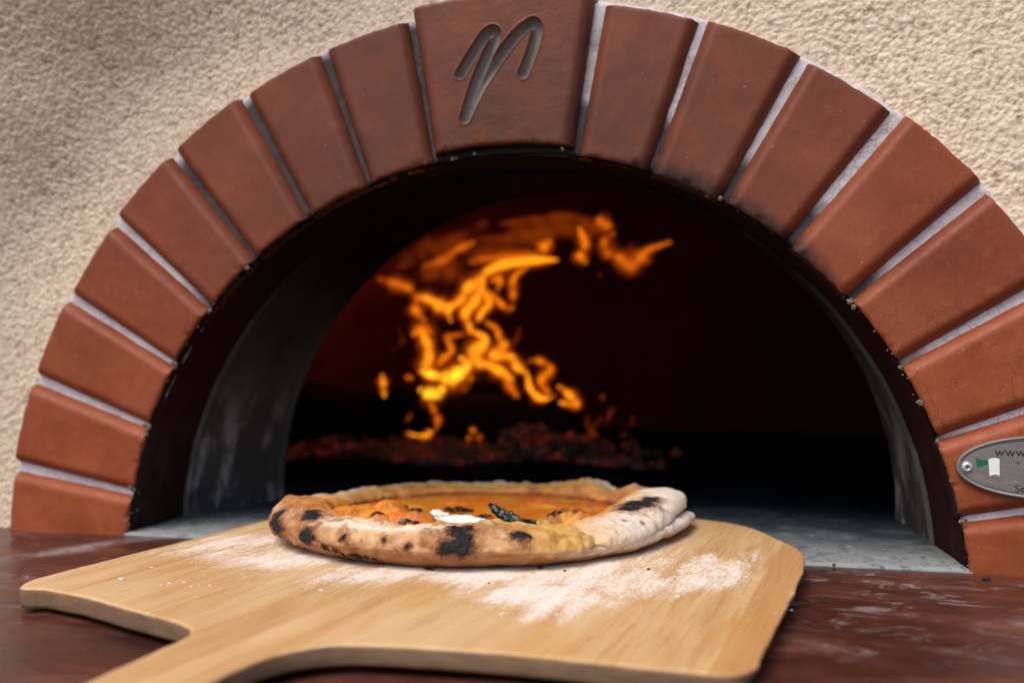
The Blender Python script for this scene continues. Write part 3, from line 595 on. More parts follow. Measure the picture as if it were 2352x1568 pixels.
SPOTS = [(-0.4468, -0.2597, 0.108, 0.0156, 1), (-0.4219, -0.2998, 0.0954, 0.0127, 1), (-0.4133, -0.3034, 0.0863, 0.0068, 1), (-0.4399, -0.2685, 0.1009, 0.0164, 1), (-0.4403, -0.259, 0.1156, 0.0078, 1), (-0.416, -0.3033, 0.0931, 0.0059, 1), (-0.3444, -0.298, 0.1287, 0.0143, 1), (-0.352, -0.3109, 0.1209, 0.0063, 1), (-0.3464, -0.274, 0.1323, 0.0077, 1), (-0.3351, -0.3486, 0.0915, 0.0131, 1), (-0.316, -0.3608, 0.0932, 0.0053, 1), (-0.3517, -0.3414, 0.0918, 0.0045, 1), (-0.2333, -0.3915, 0.1025, 0.0051, 1), (-0.2243, -0.4021, 0.0939, 0.0047, 1), (-0.2385, -0.3933, 0.0984, 0.004, 1), (-0.2821, -0.3672, 0.0737, 0.0081, 1), (-0.2555, -0.3792, 0.0711, 0.0068, 1), (-0.2458, -0.3708, 0.0654, 0.0056, 1), (-0.2172, -0.3832, 0.0675, 0.0067, 1), (-0.2093, -0.3785, 0.0608, 0.0056, 1), (-0.1903, -0.3841, 0.0627, 0.0036, 1), (-0.1727, -0.3854, 0.0597, 0.0035, 1), (-0.1424, -0.4118, 0.1071, 0.0046, 1), (-0.0946, -0.4205, 0.0943, 0.005, 1), (-0.09, -0.4191, 0.0792, 0.0031, 1), (-0.0102, -0.3809, 0.1281, 0.0077, 1), (0.0027, -0.3914, 0.1226, 0.0131, 1), (0.0152, -0.3972, 0.114, 0.013, 1), (0.0152, -0.4091, 0.0997, 0.0144, 1), (0.0043, -0.4139, 0.1007, 0.0129, 1), (-0.0133, -0.4215, 0.0965, 0.0136, 1), (-0.0248, -0.423, 0.0986, 0.0068, 1), (-0.0261, -0.4125, 0.1103, 0.0038, 1), (0.0138, -0.3794, 0.1278, 0.0077, 1), (0.1171, -0.3626, 0.115, 0.01, 1), (0.1085, -0.3715, 0.1149, 0.0061, 1), (0.1313, -0.356, 0.1139, 0.0054, 1), (0.1019, -0.3669, 0.1168, 0.0046, 1), (0.3018, -0.0564, 0.1281, 0.0176, 1), (0.29, -0.0873, 0.125, 0.0122, 1), (0.3175, -0.0294, 0.1323, 0.0187, 1), (0.3363, 0.009, 0.1343, 0.0127, 1), (0.3278, -0.0477, 0.1295, 0.011, 1), (0.3489, 0.0271, 0.1333, 0.0046, 1), (-0.4028, -0.3044, 0.109, 0.0034, 1), (-0.0494, -0.4074, 0.1194, 0.0115, 0.6), (-0.0369, -0.3962, 0.1227, 0.0077, 0.6), (0.0442, -0.375, 0.1223, 0.0154, 0.55), (0.0597, -0.3735, 0.1224, 0.0096, 0.5), (0.2945, -0.1695, 0.1153, 0.0054, 0.8), (0.3315, -0.145, 0.1074, 0.0046, 0.8), (0.3546, 0.0059, 0.1305, 0.0113, 0.5), (-0.2125, -0.3923, 0.0715, 0.0158, 0.5), (-0.3447, -0.2788, 0.1303, 0.0191, 0.6), (-0.2873, -0.3181, 0.1227, 0.0124, 0.5), (-0.2391, -0.3871, 0.1048, 0.0119, 0.5), (-0.2954, -0.3585, 0.1053, 0.0101, 0.4), (-0.3851, -0.3101, 0.1138, 0.0063, 0.5), (-0.3948, -0.3124, 0.1015, 0.0063, 0.5), (-0.1287, -0.4129, 0.107, 0.0058, 0.4), (0.0001, -0.4167, 0.094, 0.0189, 0.5), (-0.1713, -0.3904, 0.0657, 0.0118, 0.5), (-0.0922, -0.4037, 0.0717, 0.0077, 0.5), (0.1217, -0.3508, 0.1166, 0.0155, 0.5), (-0.3873, 0.4187, 0.0862, 0.0183, 0.6), (-0.4718, 0.272, 0.0736, 0.0164, 0.6), (-0.4573, 0.2648, 0.0675, 0.0065, 0.8), (-0.0341, 0.5202, 0.0732, 0.0144, 0.7), (0.0969, 0.4666, 0.0867, 0.0112, 0.7), (0.0471, 0.4939, 0.0843, 0.0114, 0.4), (0.2385, 0.3347, 0.0912, 0.0147, 0.55), (0.1587, -0.1977, 0.1091, 0.0104, 0.5), (-0.3293, 0.4594, 0.0793, 0.0116, 0.5), (-0.4291, 0.3657, 0.0783, 0.0113, 0.4), (-0.4424, -0.2038, 0.1309, 0.0111, 0.4), (-0.3821, -0.1443, 0.1244, 0.0114, 0.5), (-0.4069, -0.2564, 0.1298, 0.0078, 0.4)]
def spots_field(P):
    ch = np.zeros(P.shape[:-1]); br = np.zeros(P.shape[:-1]); wob = fbm(P, 48, 4, 12)*.55+fbm(P, 150, 3, 14)*.35; fine = fbm(P, 90, 3, 15)
    for x, y, z, r, l in SPOTS:
        d = np.sqrt(((P-np.array([x, y, z]))**2).sum(-1))/(r*(1.6 if l >= 1 else 1.6))*(1+wob*1.0)
        if l >= 1: ch = np.maximum(ch, sstep(1.45, .35, d)); br = np.maximum(br, .95*sstep(2.6, .8, d))
        else: br = np.maximum(br, l*1.3*sstep(1.5, .2, d))
    return ch, br
def crust():
    n, m = 1500, 170; th = np.linspace(-180, 180, n, endpoint=False); ph = np.linspace(0, 2*pi, m, endpoint=False)
    def per(K):
        v = np.interp(th, KT, K); k = np.ones(25)/25; return np.convolve(np.concatenate([v[-12:], v, v[:12]]), k, 'valid')
    R, H, W, L = per(KR), per(KH), per(KW), per(KL); T, PHI = np.meshgrid(np.radians(th), ph, indexing='ij')
    c, s = np.cos(PHI), np.sin(PHI); cc = np.sign(c)*np.abs(c)**np.where(s > 0, .85, .42); ss = np.sign(s)*np.abs(s)**.9
    R, H, W, L = [q[:, None] for q in (R, H, W, L)]
    rad = R-W/2+np.where(c > 0, W/2*cc, W*.62*cc); z = L+(H-L)*(.5+.5*ss); z = np.where(s < 0, L+(H-L)*.5*(1-np.abs(s)**1.6)**.9+0*z, z)
    # underside a little tucked in
    rad = rad-np.where(c > 0, sstep(0, -1, s)*.014, 0)
    D = np.stack([np.cos(T), np.sin(T)], -1)
    P = np.stack([PC[0]+rad*D[..., 0], PC[1]+rad*D[..., 1], PB0+.0015+z], -1)
    nx, nz = c, s; amp = np.where(s < -.55, .2, 1.)
    d = fbm(P, 8, 2, 21)*.014+np.abs(fbm(P, 20, 2, 23))*.013+fbm(P, 34, 2, 24)*.004+fbm(P, 55, 3, 25)*.0025+fbm(P, 160, 2, 26)*.0008
    # shallow creases along the rim where the dough was pressed
    cr = np.exp(-((np.degrees(T)[..., ]+49)/1.8)**2)*.020+np.exp(-((np.degrees(T)+27)/1.5)**2)*.014+np.exp(-((np.degrees(T)-(-14)+s*4)/1.5)**2)*.016+np.exp(-((np.degrees(T)+140)/2.)**2)*.005+np.exp(-((np.degrees(T)-2+s*5)/1.5)**2)*.008
    d = d-cr*(s > -.3)
    P0 = P.copy(); ch, br = spots_field(P)
    d = d+ch*(.0035+fbm(P, 110, 3, 31)*.006)+br*.0015
    d = d*amp*(1-.6*np.clip(np.interp(np.degrees(T), [-55, -35, 20, 40], [0, 1, 1, 0]), 0, 1))
    P[..., 0] += d*nx*D[..., 0]; P[..., 1] += d*nx*D[..., 1]; P[..., 2] += d*nz; P[..., 2] = np.maximum(P[..., 2], PB0+.001)
    deg = np.degrees(T)
    # ---- colour
    b1 = fbm(P, 13, 4, 41); b2 = fbm(P, 40, 4, 43); b3 = fbm(P, 120, 3, 45)
    right = np.clip(np.interp(deg, [-180, -62, -38, 25, 40, 75, 180], [0, 0, 1, 1, .35, .0, 0]), 0, 1); back = np.interp(deg, [-180, -175, 20, 40, 150, 170, 180], [.3, 0, 0, 1, 1, .6, .3])
    out = sstep(-.1, .5, c); up = sstep(.0, .8, s); inn = sstep(.15, -.5, c)*sstep(-.5, .3, s)
    colr = np.broadcast_to(CREAM, P.shape).copy()
    toast = np.clip(.60+b1*1.2+b2*.7+sstep(.35, -.6, s)*.4-sstep(.2, .7, s)*sstep(-.4, .3, c)*.15, 0, 1)*(1-right*.85)*(1-.3*back)
    colr = lerp(colr, np.broadcast_to(TAN, P.shape), toast[..., None] if False else toast)
    colr = lerp(colr, np.broadcast_to(WHITE, P.shape), np.clip(right*(1.05+b2)*sstep(-.9, -.1, c+.3*s), 0, 1))
    ridge = np.exp(-((s-.90)/.16)**2)*sstep(-.45, .1, c)*np.interp(deg, [-180, -125, -114, -86, -79, 180], [.1, .1, 1, 1, 0, 0])
    ridge = np.maximum(ridge, back*sstep(.7, .95, s)*sstep(-.25, .3, c+b2*.8)*.9)
    colr = lerp(colr, np.broadcast_to(WHITE*np.array([1.05, .95, .85]), P.shape), np.clip(ridge, 0, 1))
    # oily mustard zone: inner wall, and the whole top between -70 and -45
    must = np.clip(inn*(.75+b1*.8)+np.exp(-((deg+57)/10)**2)*sstep(-.3, .4, s)*1.0, 0, 1)
    colr = lerp(colr, np.broadcast_to(MUST*np.array([1.25, 1.15, 1.1]), P.shape), must)
    og = np.clip((sstep(-.35, -.9, c)+sstep(.0, .25, b1)*.4*inn)*sstep(-.9, -.2, s), 0, 1); colr = lerp(colr, np.broadcast_to(ORNG, P.shape), og*.75*(1-.5*back))
    # toasted brown mottling
    mot = np.clip(sstep(.08, .38, b2+.5*b1)*(1-right*.9)*.75, 0, 1)*sstep(.9, .3, inn); colr = lerp(colr, np.broadcast_to(BROWN, P.shape), mot*.85)
    og2 = np.interp(deg, [-180, -160, -148, -128, -118, 180], [0, 0, 1, 1, 0, 0])*sstep(.1, .6, s)*sstep(.75, .2, c)*np.clip(.75+b2*1.4, 0, 1); colr = lerp(colr, np.broadcast_to(np.array([.46, .15, .03]), P.shape), np.clip(og2, 0, 1)*.9)
    og3 = np.exp(-((deg-37)/6)**2)*sstep(-.2, .5, s)*np.clip(.8+b2, 0, 1); colr = lerp(colr, np.broadcast_to(np.array([.45, .18, .04]), P.shape), np.clip(og3, 0, 1)*.9)
    colr = lerp(colr, np.broadcast_to(BROWN*.9, P.shape), np.clip(br*(1+b3*.8), 0, 1)*.85)
    bot = sstep(.022, .004, P[..., 2]-PB0+b2*.012)*(c > -.2)*(1-.4*right); colr = lerp(colr, np.broadcast_to(DBROWN, P.shape), np.clip(bot*(.65+b1), 0, 1))
    ch = np.maximum(ch, bot*sstep(.12, .3, b2+b1*.5)*(1-right))
    o = mesh('crust', P.reshape(-1, 3), gridF(n, m, True, True), CRUST, pizza, (PC[0], PC[1], PB0), attrs=dict(char=ch.ravel()), colors=colr.reshape(-1, 3))
    return o
# bumps on the topping: x, y, height, radius x, radius y, colour, char at the top
MOUNDS = [(-.330, -.030, .052, .095, .070, 'Y', 0), (-.375, -.070, .046, .05, .05, 'O', .0), (-.265, -.015, .056, .055, .05, 'O', 0), (-.190, -.085, .058, .056, .050, 'R', 1), (-.265, -.115, .052, .042, .035, 'R', 1),
          (-.225, -.10, .040, .05, .04, 'O', 0), (.112, -.005, .044, .036, .036, 'B', .8), (.162, .030, .048, .050, .045, 'Y', .5), (.19, .05, .025, .04, .04, 'O', 0), (-.05, -.075, .022, .060, .035, 'Y', 0), (.06, -.10, .018, .06, .03, 'Y', 0), (-.120, -.10, .016, .05, .04, 'O', 0),
          (.265, .415, .034, .050, .045, 'O', .6), (.315, .36, .030, .05, .04, 'O', .3), (.33, .24, .022, .05, .05, 'O', 0), (-.31, .20, .016, .06, .04, 'Y', 0), (-.2, .345, .012, .06, .03, 'R', 0), (.04, .345, .014, .06, .03, 'R', 0), (.15, .315, .012, .05, .03, 'R', 0), (.14, -.15, .016, .05, .03, 'Y', 0), (.22, -.10, .016, .06, .04, 'O', 0), (-.43, .02, .02, .05, .06, 'O', 0)]
def topping():
    n = 430; g = np.linspace(-.47, .47, n); Yg, Xg = np.meshgrid(g, g, indexing='ij'); X = PC[0]+Xg; Y = PC[1]+Yg; r = np.hypot(Xg, Yg)
    P = np.stack([X, Y, X*0], -1); wob = fbm(P, 14, 3, 50)*.35
    H = .011+fbm(P, 11, 3, 51)*.0025+sstep(.36, .44, r)*.004
    colr = np.broadcast_to(ORNG, P.shape).copy(); n1 = fbm(P, 7, 3, 53); n2 = fbm(P, 22, 4, 55); n3 = fbm(P, 70, 3, 56)
    colr = lerp(colr, np.broadcast_to(YEL*.9, P.shape), sstep(.02, .35, n1+.4*n2)); colr = lerp(colr, np.broadcast_to(np.array([.62, .12, .008]), P.shape), sstep(.05, .4, fbm(P, 9, 3, 57)+.3*n2))
    colr = lerp(colr, np.broadcast_to(RED, P.shape), sstep(.33, .42, r+n2*.08)*.8); wet = sstep(.36, .30, r+n2*.08)
    wx_ = fbm(P, 15, 2, 70)*.018; wy_ = fbm(P, 15, 2, 71)*.018
    ch = X*0; C = {'Y': YEL, 'O': ORNG*1.05, 'R': np.array([.50, .085, .025]), 'B': np.array([.5, .25, .07])}
    for x, y, h, rx, ry, k, c in MOUNDS:
        q = np.sqrt(((X-x+wx_)/rx)**2+((Y-y+wy_)/ry)**2)*(1+wob*.5); f = np.clip(1-(q/1.12)**2, 0, 1)**.75
        H = H+np.maximum(0, h*.95*f-(H-.011)*.75); w_ = sstep(1.2, .8, q); colr = lerp(colr, np.broadcast_to(C[k], P.shape), w_*(.8+.2*n2)); colr = lerp(colr, np.broadcast_to(YEL*1.05, P.shape), w_*sstep(.0, .4, n3+n2*.6)*.6); colr = lerp(colr, np.broadcast_to(np.array([.40, .10, .02]), P.shape), w_*sstep(.05, .4, -n3+n2*.5)*.6); wet = wet*(1-w_*.65)
        if c: ch = np.maximum(ch, sstep(.50, .18, q+n3*.35)*c); colr = lerp(colr, np.broadcast_to(BROWN, P.shape), sstep(.85, .3, q+n3*.4)*min(1, c+.2)*.8)
    H += (fbm(P, 60, 4, 60)*.004+np.abs(fbm(P, 34, 3, 61))*.0035-.001)*(1-wet)
    colr = lerp(colr, np.broadcast_to(BROWN, P.shape), sstep(.32, .5, n2+.5*n3)*(1-wet)*.7)
    P[..., 2] = PB0+H; F = gridF(n, n); F = F[(r.ravel()[F] < .463).all(1)]
    mesh('topping', P.reshape(-1, 3), F, TOPPING, pizza, (PC[0], PC[1], PB0), attrs=dict(char=ch.ravel(), wet=np.clip(wet, 0, 1).ravel()), colors=np.clip(colr, 0, 1).reshape(-1, 3))
def blob(name, x, y, z, rx, ry, rz, mat, seed, rot=0., label=None):
    n, m = 40, 60; t = np.linspace(.001, pi-.001, n); p = np.linspace(0, 2*pi, m, endpoint=False); T, Q = np.meshgrid(t, p, indexing='ij')
    a = np.stack([np.sin(T)*np.cos(Q), np.sin(T)*np.sin(Q), np.cos(T)], -1); d = 1+fbm(a+seed, 1.6, 3, seed)*.5
    v = a*d[..., None]*np.array([rx, ry, rz]); c, s = cos(rot), sin(rot); v = np.stack([v[..., 0]*c-v[..., 1]*s+x, v[..., 0]*s+v[..., 1]*c+y, v[..., 2]+z], -1)
    o = mesh(name, v.reshape(-1, 3), gridF(n, m, False, True), mat, pizza, (PC[0], PC[1], PB0))
    if label: o['label'] = label
def leaf(name, x, y, z, L, W, yaw, lift=0., curl=.4, seed=0, tilt=0., parent=None, label=None):
    n, m = 46, 20; u = np.linspace(0, 1, n); v = np.linspace(-1, 1, m); A, B = np.meshgrid(u, v, indexing='ij')
    wd = W*np.sin(pi*np.clip(A, 0, 1)**.75)**.7*(1+.12*fbm(np.stack([A*5, B*0, A*0], -1), 1, 3, seed)); X = A*L; Y = B*wd; Z = curl*W*(B**2)*1.0+lift*L*(1-A)**2.6
    Pn = np.stack([X, Y, Z], -1); Z = Z+fbm(Pn, 70, 3, seed)*.010+fbm(Pn, 22, 2, seed+2)*.010-np.exp(-(B/.12)**2)*.0014
    X = X+lift*.0+(1-A)**3*lift*L*.25; c, s = cos(yaw), sin(yaw); ct, st = cos(tilt), sin(tilt); Y2 = Y*ct-Z*st; Z2 = Y*st+Z*ct
    P = np.stack([x+X*c-Y2*s, y+X*s+Y2*c, z+Z2], -1); top = P.reshape(-1, 3); lowr = top-np.array([0, 0, .0016]); F = gridF(n, m); k = n*m
    edge = list(range(m))+[i*m+m-1 for i in range(1, n)]+[(n-1)*m+j for j in range(m-2, -1, -1)]+[i*m for i in range(n-2, 0, -1)]
    e = np.array(edge); e2 = np.roll(e, -1); F = np.vstack([F, F[:, ::-1]+k, np.stack([e, e2, e2+k, e+k], -1)])
    o = mesh(name, np.vstack([top, lowr]), F, BASIL, pizza, (PC[0], PC[1], PB0))
    if label: o['label'] = label
def fold():
    # lower layer of the folded edge, showing under the lifted rim at the right
    n, m = 500, 60; th = np.linspace(-74, 10, n); ph = np.linspace(0, 2*pi, m, endpoint=False); T, PHI = np.meshgrid(np.radians(th), ph, indexing='ij'); D = np.degrees(T)
    k = np.interp(th, [-74, -60, -40, -20, 0, 6, 10], [.2, .7, 1, 1, .9, .6, .08])[:, None]; R = np.interp(th, KT, KR)[:, None]+np.interp(th, [-74, -55, -35, -12, 3, 10], [-.06, -.038, -.006, .010, .022, .008])[:, None]
    w = .065*k; h = .036*k*np.interp(th, [-74, -20, 10], [1, 1.05, .8])[:, None]; zl = np.interp(th, [-74, -45, -10, 10], [0, 0, .010, .016])[:, None]
    c, s = np.cos(PHI), np.sin(PHI); rad = R-w/2+w/2*np.sign(c)*np.abs(c)**.8; z = zl+h*(.5+.5*s)
    P = np.stack([PC[0]+rad*np.cos(T), PC[1]+rad*np.sin(T), PB0+.002+z], -1); d = fbm(P, 14, 3, 61)*.006+fbm(P, 70, 3, 62)*.0015
    P[..., 0] += d*c*np.cos(T); P[..., 1] += d*c*np.sin(T); P[..., 2] += d*s
    b = fbm(P, 30, 4, 63); colr = lerp(np.broadcast_to(WHITE, P.shape), np.broadcast_to(TAN*1.1, P.shape), np.clip(sstep(.1, -.7, s)*.8+sstep(.1, .4, b)*.35+np.interp(D, [-74, -50, -30], [.6, .35, 0]), 0, 1))
    bot = sstep(-.45, -.85, s+b*.5)*np.interp(D, [-74, -20, -5], [1, .8, .15]); colr = lerp(colr, np.broadcast_to(DBROWN, P.shape), bot)
    o = mesh('folded_edge', P.reshape(-1, 3), gridF(n, m, False, True), CRUST, pizza, (PC[0], PC[1], PB0), attrs=dict(char=(bot*.6*(b > .1)).ravel()), colors=colr.reshape(-1, 3)); o['label'] = 'pale floury lower layer of the folded crust'
pizza = empty('pizza', (PC[0], PC[1], PB0), 'charred margherita style pizza with blackened basil lying on the wooden peel', 'pizza')
crust(); topping(); fold()
blob('mozzarella', -.100, -.012, PB0+.028, .056, .024, .012, CHEESE, 1.3, .05); blob('mozzarella', -.165, .002, PB0+.032, .030, .024, .016, CHEESE, 4.1)
blob('mozzarella', .150, -.150, PB0+.026, .032, .014, .008, CHEESE, 7.7); blob('mozzarella', .10, .055, PB0+.017, .03, .02, .006, CHEESE, 9.)
blob('mozzarella', -.33, .085, PB0+.028, .04, .02, .009, CHEESE, 12.)
leaf('basil_leaf', -.028, .020-.06, PB0+.036, .155, .024, -.52, .20, .3, 2, .1, label='curled burnt basil leaf standing up from the front of the pizza')
leaf('basil_leaf', -.375, .185, PB0+.030, .13, .007, -.65, .10, .8, 5, .0); leaf('basil_leaf', -.40, .03, PB0+.040, .045, .008, .5, .1, .5, 8)
leaf('basil_leaf', -.205, -.155, PB0+.048, .05, .010, -.1, .0, .3, 11, .1); leaf('basil_leaf', .085, .150, PB0+.016, .08, .022, .15, .06, .3, 14, .0)
leaf('basil_leaf', -.21, .205, PB0+.0155, .08, .028, .1, 0, .05, 17); leaf('basil_leaf', -.14, .10, PB0+.0155, .085, .024, .1, 0, .05, 19); leaf('basil_leaf', -.02, .055, PB0+.017, .09, .026, .05, .02, .1, 23); leaf('basil_leaf', .11, .03, PB0+.030, .05, .02, .5, .05, .2, 27)

# ================================================================== flour and crumbs
def grains():
    rr = np.random.RandomState(4); C = []; 
    zones = [((-.45, -.33), (.17, .05), .25, 260), ((-.02, -.50), (.26, .08), .05, 420), ((.20, -.60), (.10, .06), .05, 260), ((.46, -.33), (.07, .13), -.1, 260), ((-.3, -.6), (.25, .1), 0, 120), ((.2, -.66), (.28, .07), 0, 70)]
    L = []; oct_ = np.array([(1, 0, 0), (-1, 0, 0), (0, 1, 0), (0, -1, 0), (0, 0, 1), (0, 0, -1)]); of = [(0, 2, 4), (2, 1, 4), (1, 3, 4), (3, 0, 4), (2, 0, 5), (1, 2, 5), (3, 1, 5), (0, 3, 5)]
    pts = []
    for (cx, cy), (sx, sy), ro, k in zones:
        q = rr.normal(size=(k, 2))*np.array([sx, sy]); q = np.stack([q[:, 0]*cos(ro)-q[:, 1]*sin(ro)+cx, q[:, 0]*sin(ro)+q[:, 1]*cos(ro)+cy], -1)
        for a in q: pts.append((a[0], a[1], abs(rr.normal())*.0004+.0004))
    for x, y, r in [(.219, -.654, .0035), (.235, -.640, .003), (.15, -.655, .003), (.42, -.49, .003), (-.597, -.577, .0045), (-.49, -.589, .003), (-.50, -.60, .002), (-.47, -.575, .0025), (-.44, -.6, .002), (-.41, -.585, .002), (-.197, -.575, .0035), (-.60, -.48, .002), (.25, -.62, .003), (.28, -.60, .002)]:
        for _ in range(5): pts.append((x+rr.normal()*r*.7, y+rr.normal()*r*.5, r*rr.uniform(.5, 1)))
    V = []; F = []
    for x, y, r in pts:
        if (x+.09)**2+(y-.13)**2 < .46**2 or y < -.8 or abs(x) > .63: continue
        z = np.interp(y, [-.4, .2, .5], [PT, PT*.98, PT*.62]); b = len(V); j = rr.uniform(.7, 1.2, (6, 1))
        V += list(oct_*j*r*np.array([1.3, 1.3, .6])+np.array([x, y, z+r*.3])); F += [tuple(b+i for i in f) for f in of]
    o = mesh('flour', V, F, FLOUR, None, (0, -.4, PT)); tag(o, 'loose white flour grains scattered over the peel', 'flour', None, 'stuff')
grains()
def crumb(name, x, y, z, r, seed, label, group, cat='crumb', st=(1.5, .9, .6)):
    rr = random.Random(seed); n, m = 7, 10; v = []; ang = rr.uniform(0, 3)
    for i in range(n+1):
        for j in range(m):
            t = pi*i/n; p = 2*pi*j/m; q = r*(1+rr.uniform(-.35, .4)); a = q*sin(t)*cos(p)*st[0]; b = q*sin(t)*sin(p)*st[1]; v.append((x+a*cos(ang)-b*sin(ang), y+a*sin(ang)+b*cos(ang), z+max(-.0, r*.55+q*cos(t)*st[2])))
    f = [(i*m+j, i*m+(j+1) % m, (i+1)*m+(j+1) % m, (i+1)*m+j) for i in range(n) for j in range(m)]
    o = mesh(name, v, f, CHARCOAL, None, (x, y, z), smooth=False); tag(o, label, cat, group)
crumb('charcoal_crumb', 1.016, -.057, 0, .0062, 1, 'black charcoal crumb on the counter below the right end of the arch', None)
gr = 'burnt crumbs on the peel'
crumb('burnt_crumb', -.060, -.387, PT, .0045, 2, 'flattest burnt crumb on the peel, left of centre in front of the crust', gr, st=(2.4, .8, .4))
crumb('burnt_crumb', .149, -.332, PT, .0035, 3, 'burnt crumb on the peel just under the front of the crust', gr)
crumb('burnt_crumb', .200, -.345, PT, .0022, 6, 'small burnt crumb on the peel right of centre in front of the crust', gr)
crumb('burnt_crumb', .356, -.300, PT, .0026, 4, 'burnt crumb on the peel below the folded right side of the crust', gr)
crumb('burnt_crumb', .080, -.465, PT, .0018, 5, 'tiny burnt crumb on bare flour nearest the middle of the peel', gr)

# ================================================================== fire
def build_fire():
    fire = empty('fire', (-.55, 2.05, .02), 'bright orange wood fire burning at the back of the oven', 'fire')
    MATS = [m_flame('faint', (.22, .030, .002), (.10, .010, .0008), 1., .42), m_flame('low', (.75, .15, .005), (.28, .03, .001), 1., .7), m_flame('mid', (1.02, .235, .005), (.45, .055, .0015), 1., .92),
            m_flame('high', (1.5, .50, .014), (.80, .125, .002), 1., .97), m_flame('bright', (2.1, 1.0, .04), (1.2, .33, .005), 1., 1.)]
    FRINGE = m_flame('fringe', (.50, .075, .003), (.16, .014, .0008), 1., .28)
    rr = random.Random(2)
    for i, (lv, w, y, pts) in enumerate(FLAMES):
        P = catmull(np.array([(x, y+.03*sin(3*k+i), z) for k, (x, z) in enumerate(pts)]), 8); n = len(P); t = np.linspace(0, 1, n)
        R = w*2.35*(.12+.88*np.sin(pi*np.clip(t, .01, .99))**.55)*(1+.16*np.sin(t*11+i)+.1*np.sin(t*23+2*i))
        if len(pts) == 2: R = w*np.sqrt(np.clip(1-(2*t-1)**2, .05, 1))*1.5
        V, F = tube(P, R, 14); V[:, 1] = y+(V[:, 1]-y)*(2.2 if lv == 0 else 1.3)
        o = mesh('flame', V, F, MATS[lv], fire, (-.55, 2.05, .02))
        if lv >= 1:        # soft outer fringe of the same flame
            V2, F2 = tube(P, R*2.2, 14); V2[:, 1] = y+(V2[:, 1]-y)*1.2; bpy.data.objects.remove(o); VV, FF = joinm([(V, F), (V2, F2)])
            o = mesh('flame', VV, FF, MATS[lv], fire, (-.55, 2.05, .02)); o.data.materials.append(FRINGE)
            for p in o.data.polygons[len(F):]: p.material_index = 1
    # the light the flames give off
    for x, y, z, e, r in ((-.80, 2.45, .50, .3, .10), (-1.35, 2.30, .70, .26, .09)):
        ld = bpy.data.lights.new('fire_light', 'POINT'); ld.energy = e; ld.color = (1., .13, .018); ld.shadow_soft_size = r*U
        lo = bpy.data.objects.new('fire_light', ld); col.objects.link(lo); lo.parent = fire; lo.location = ((x+.55)*U, (y-2.05)*U, (z-.02)*U)
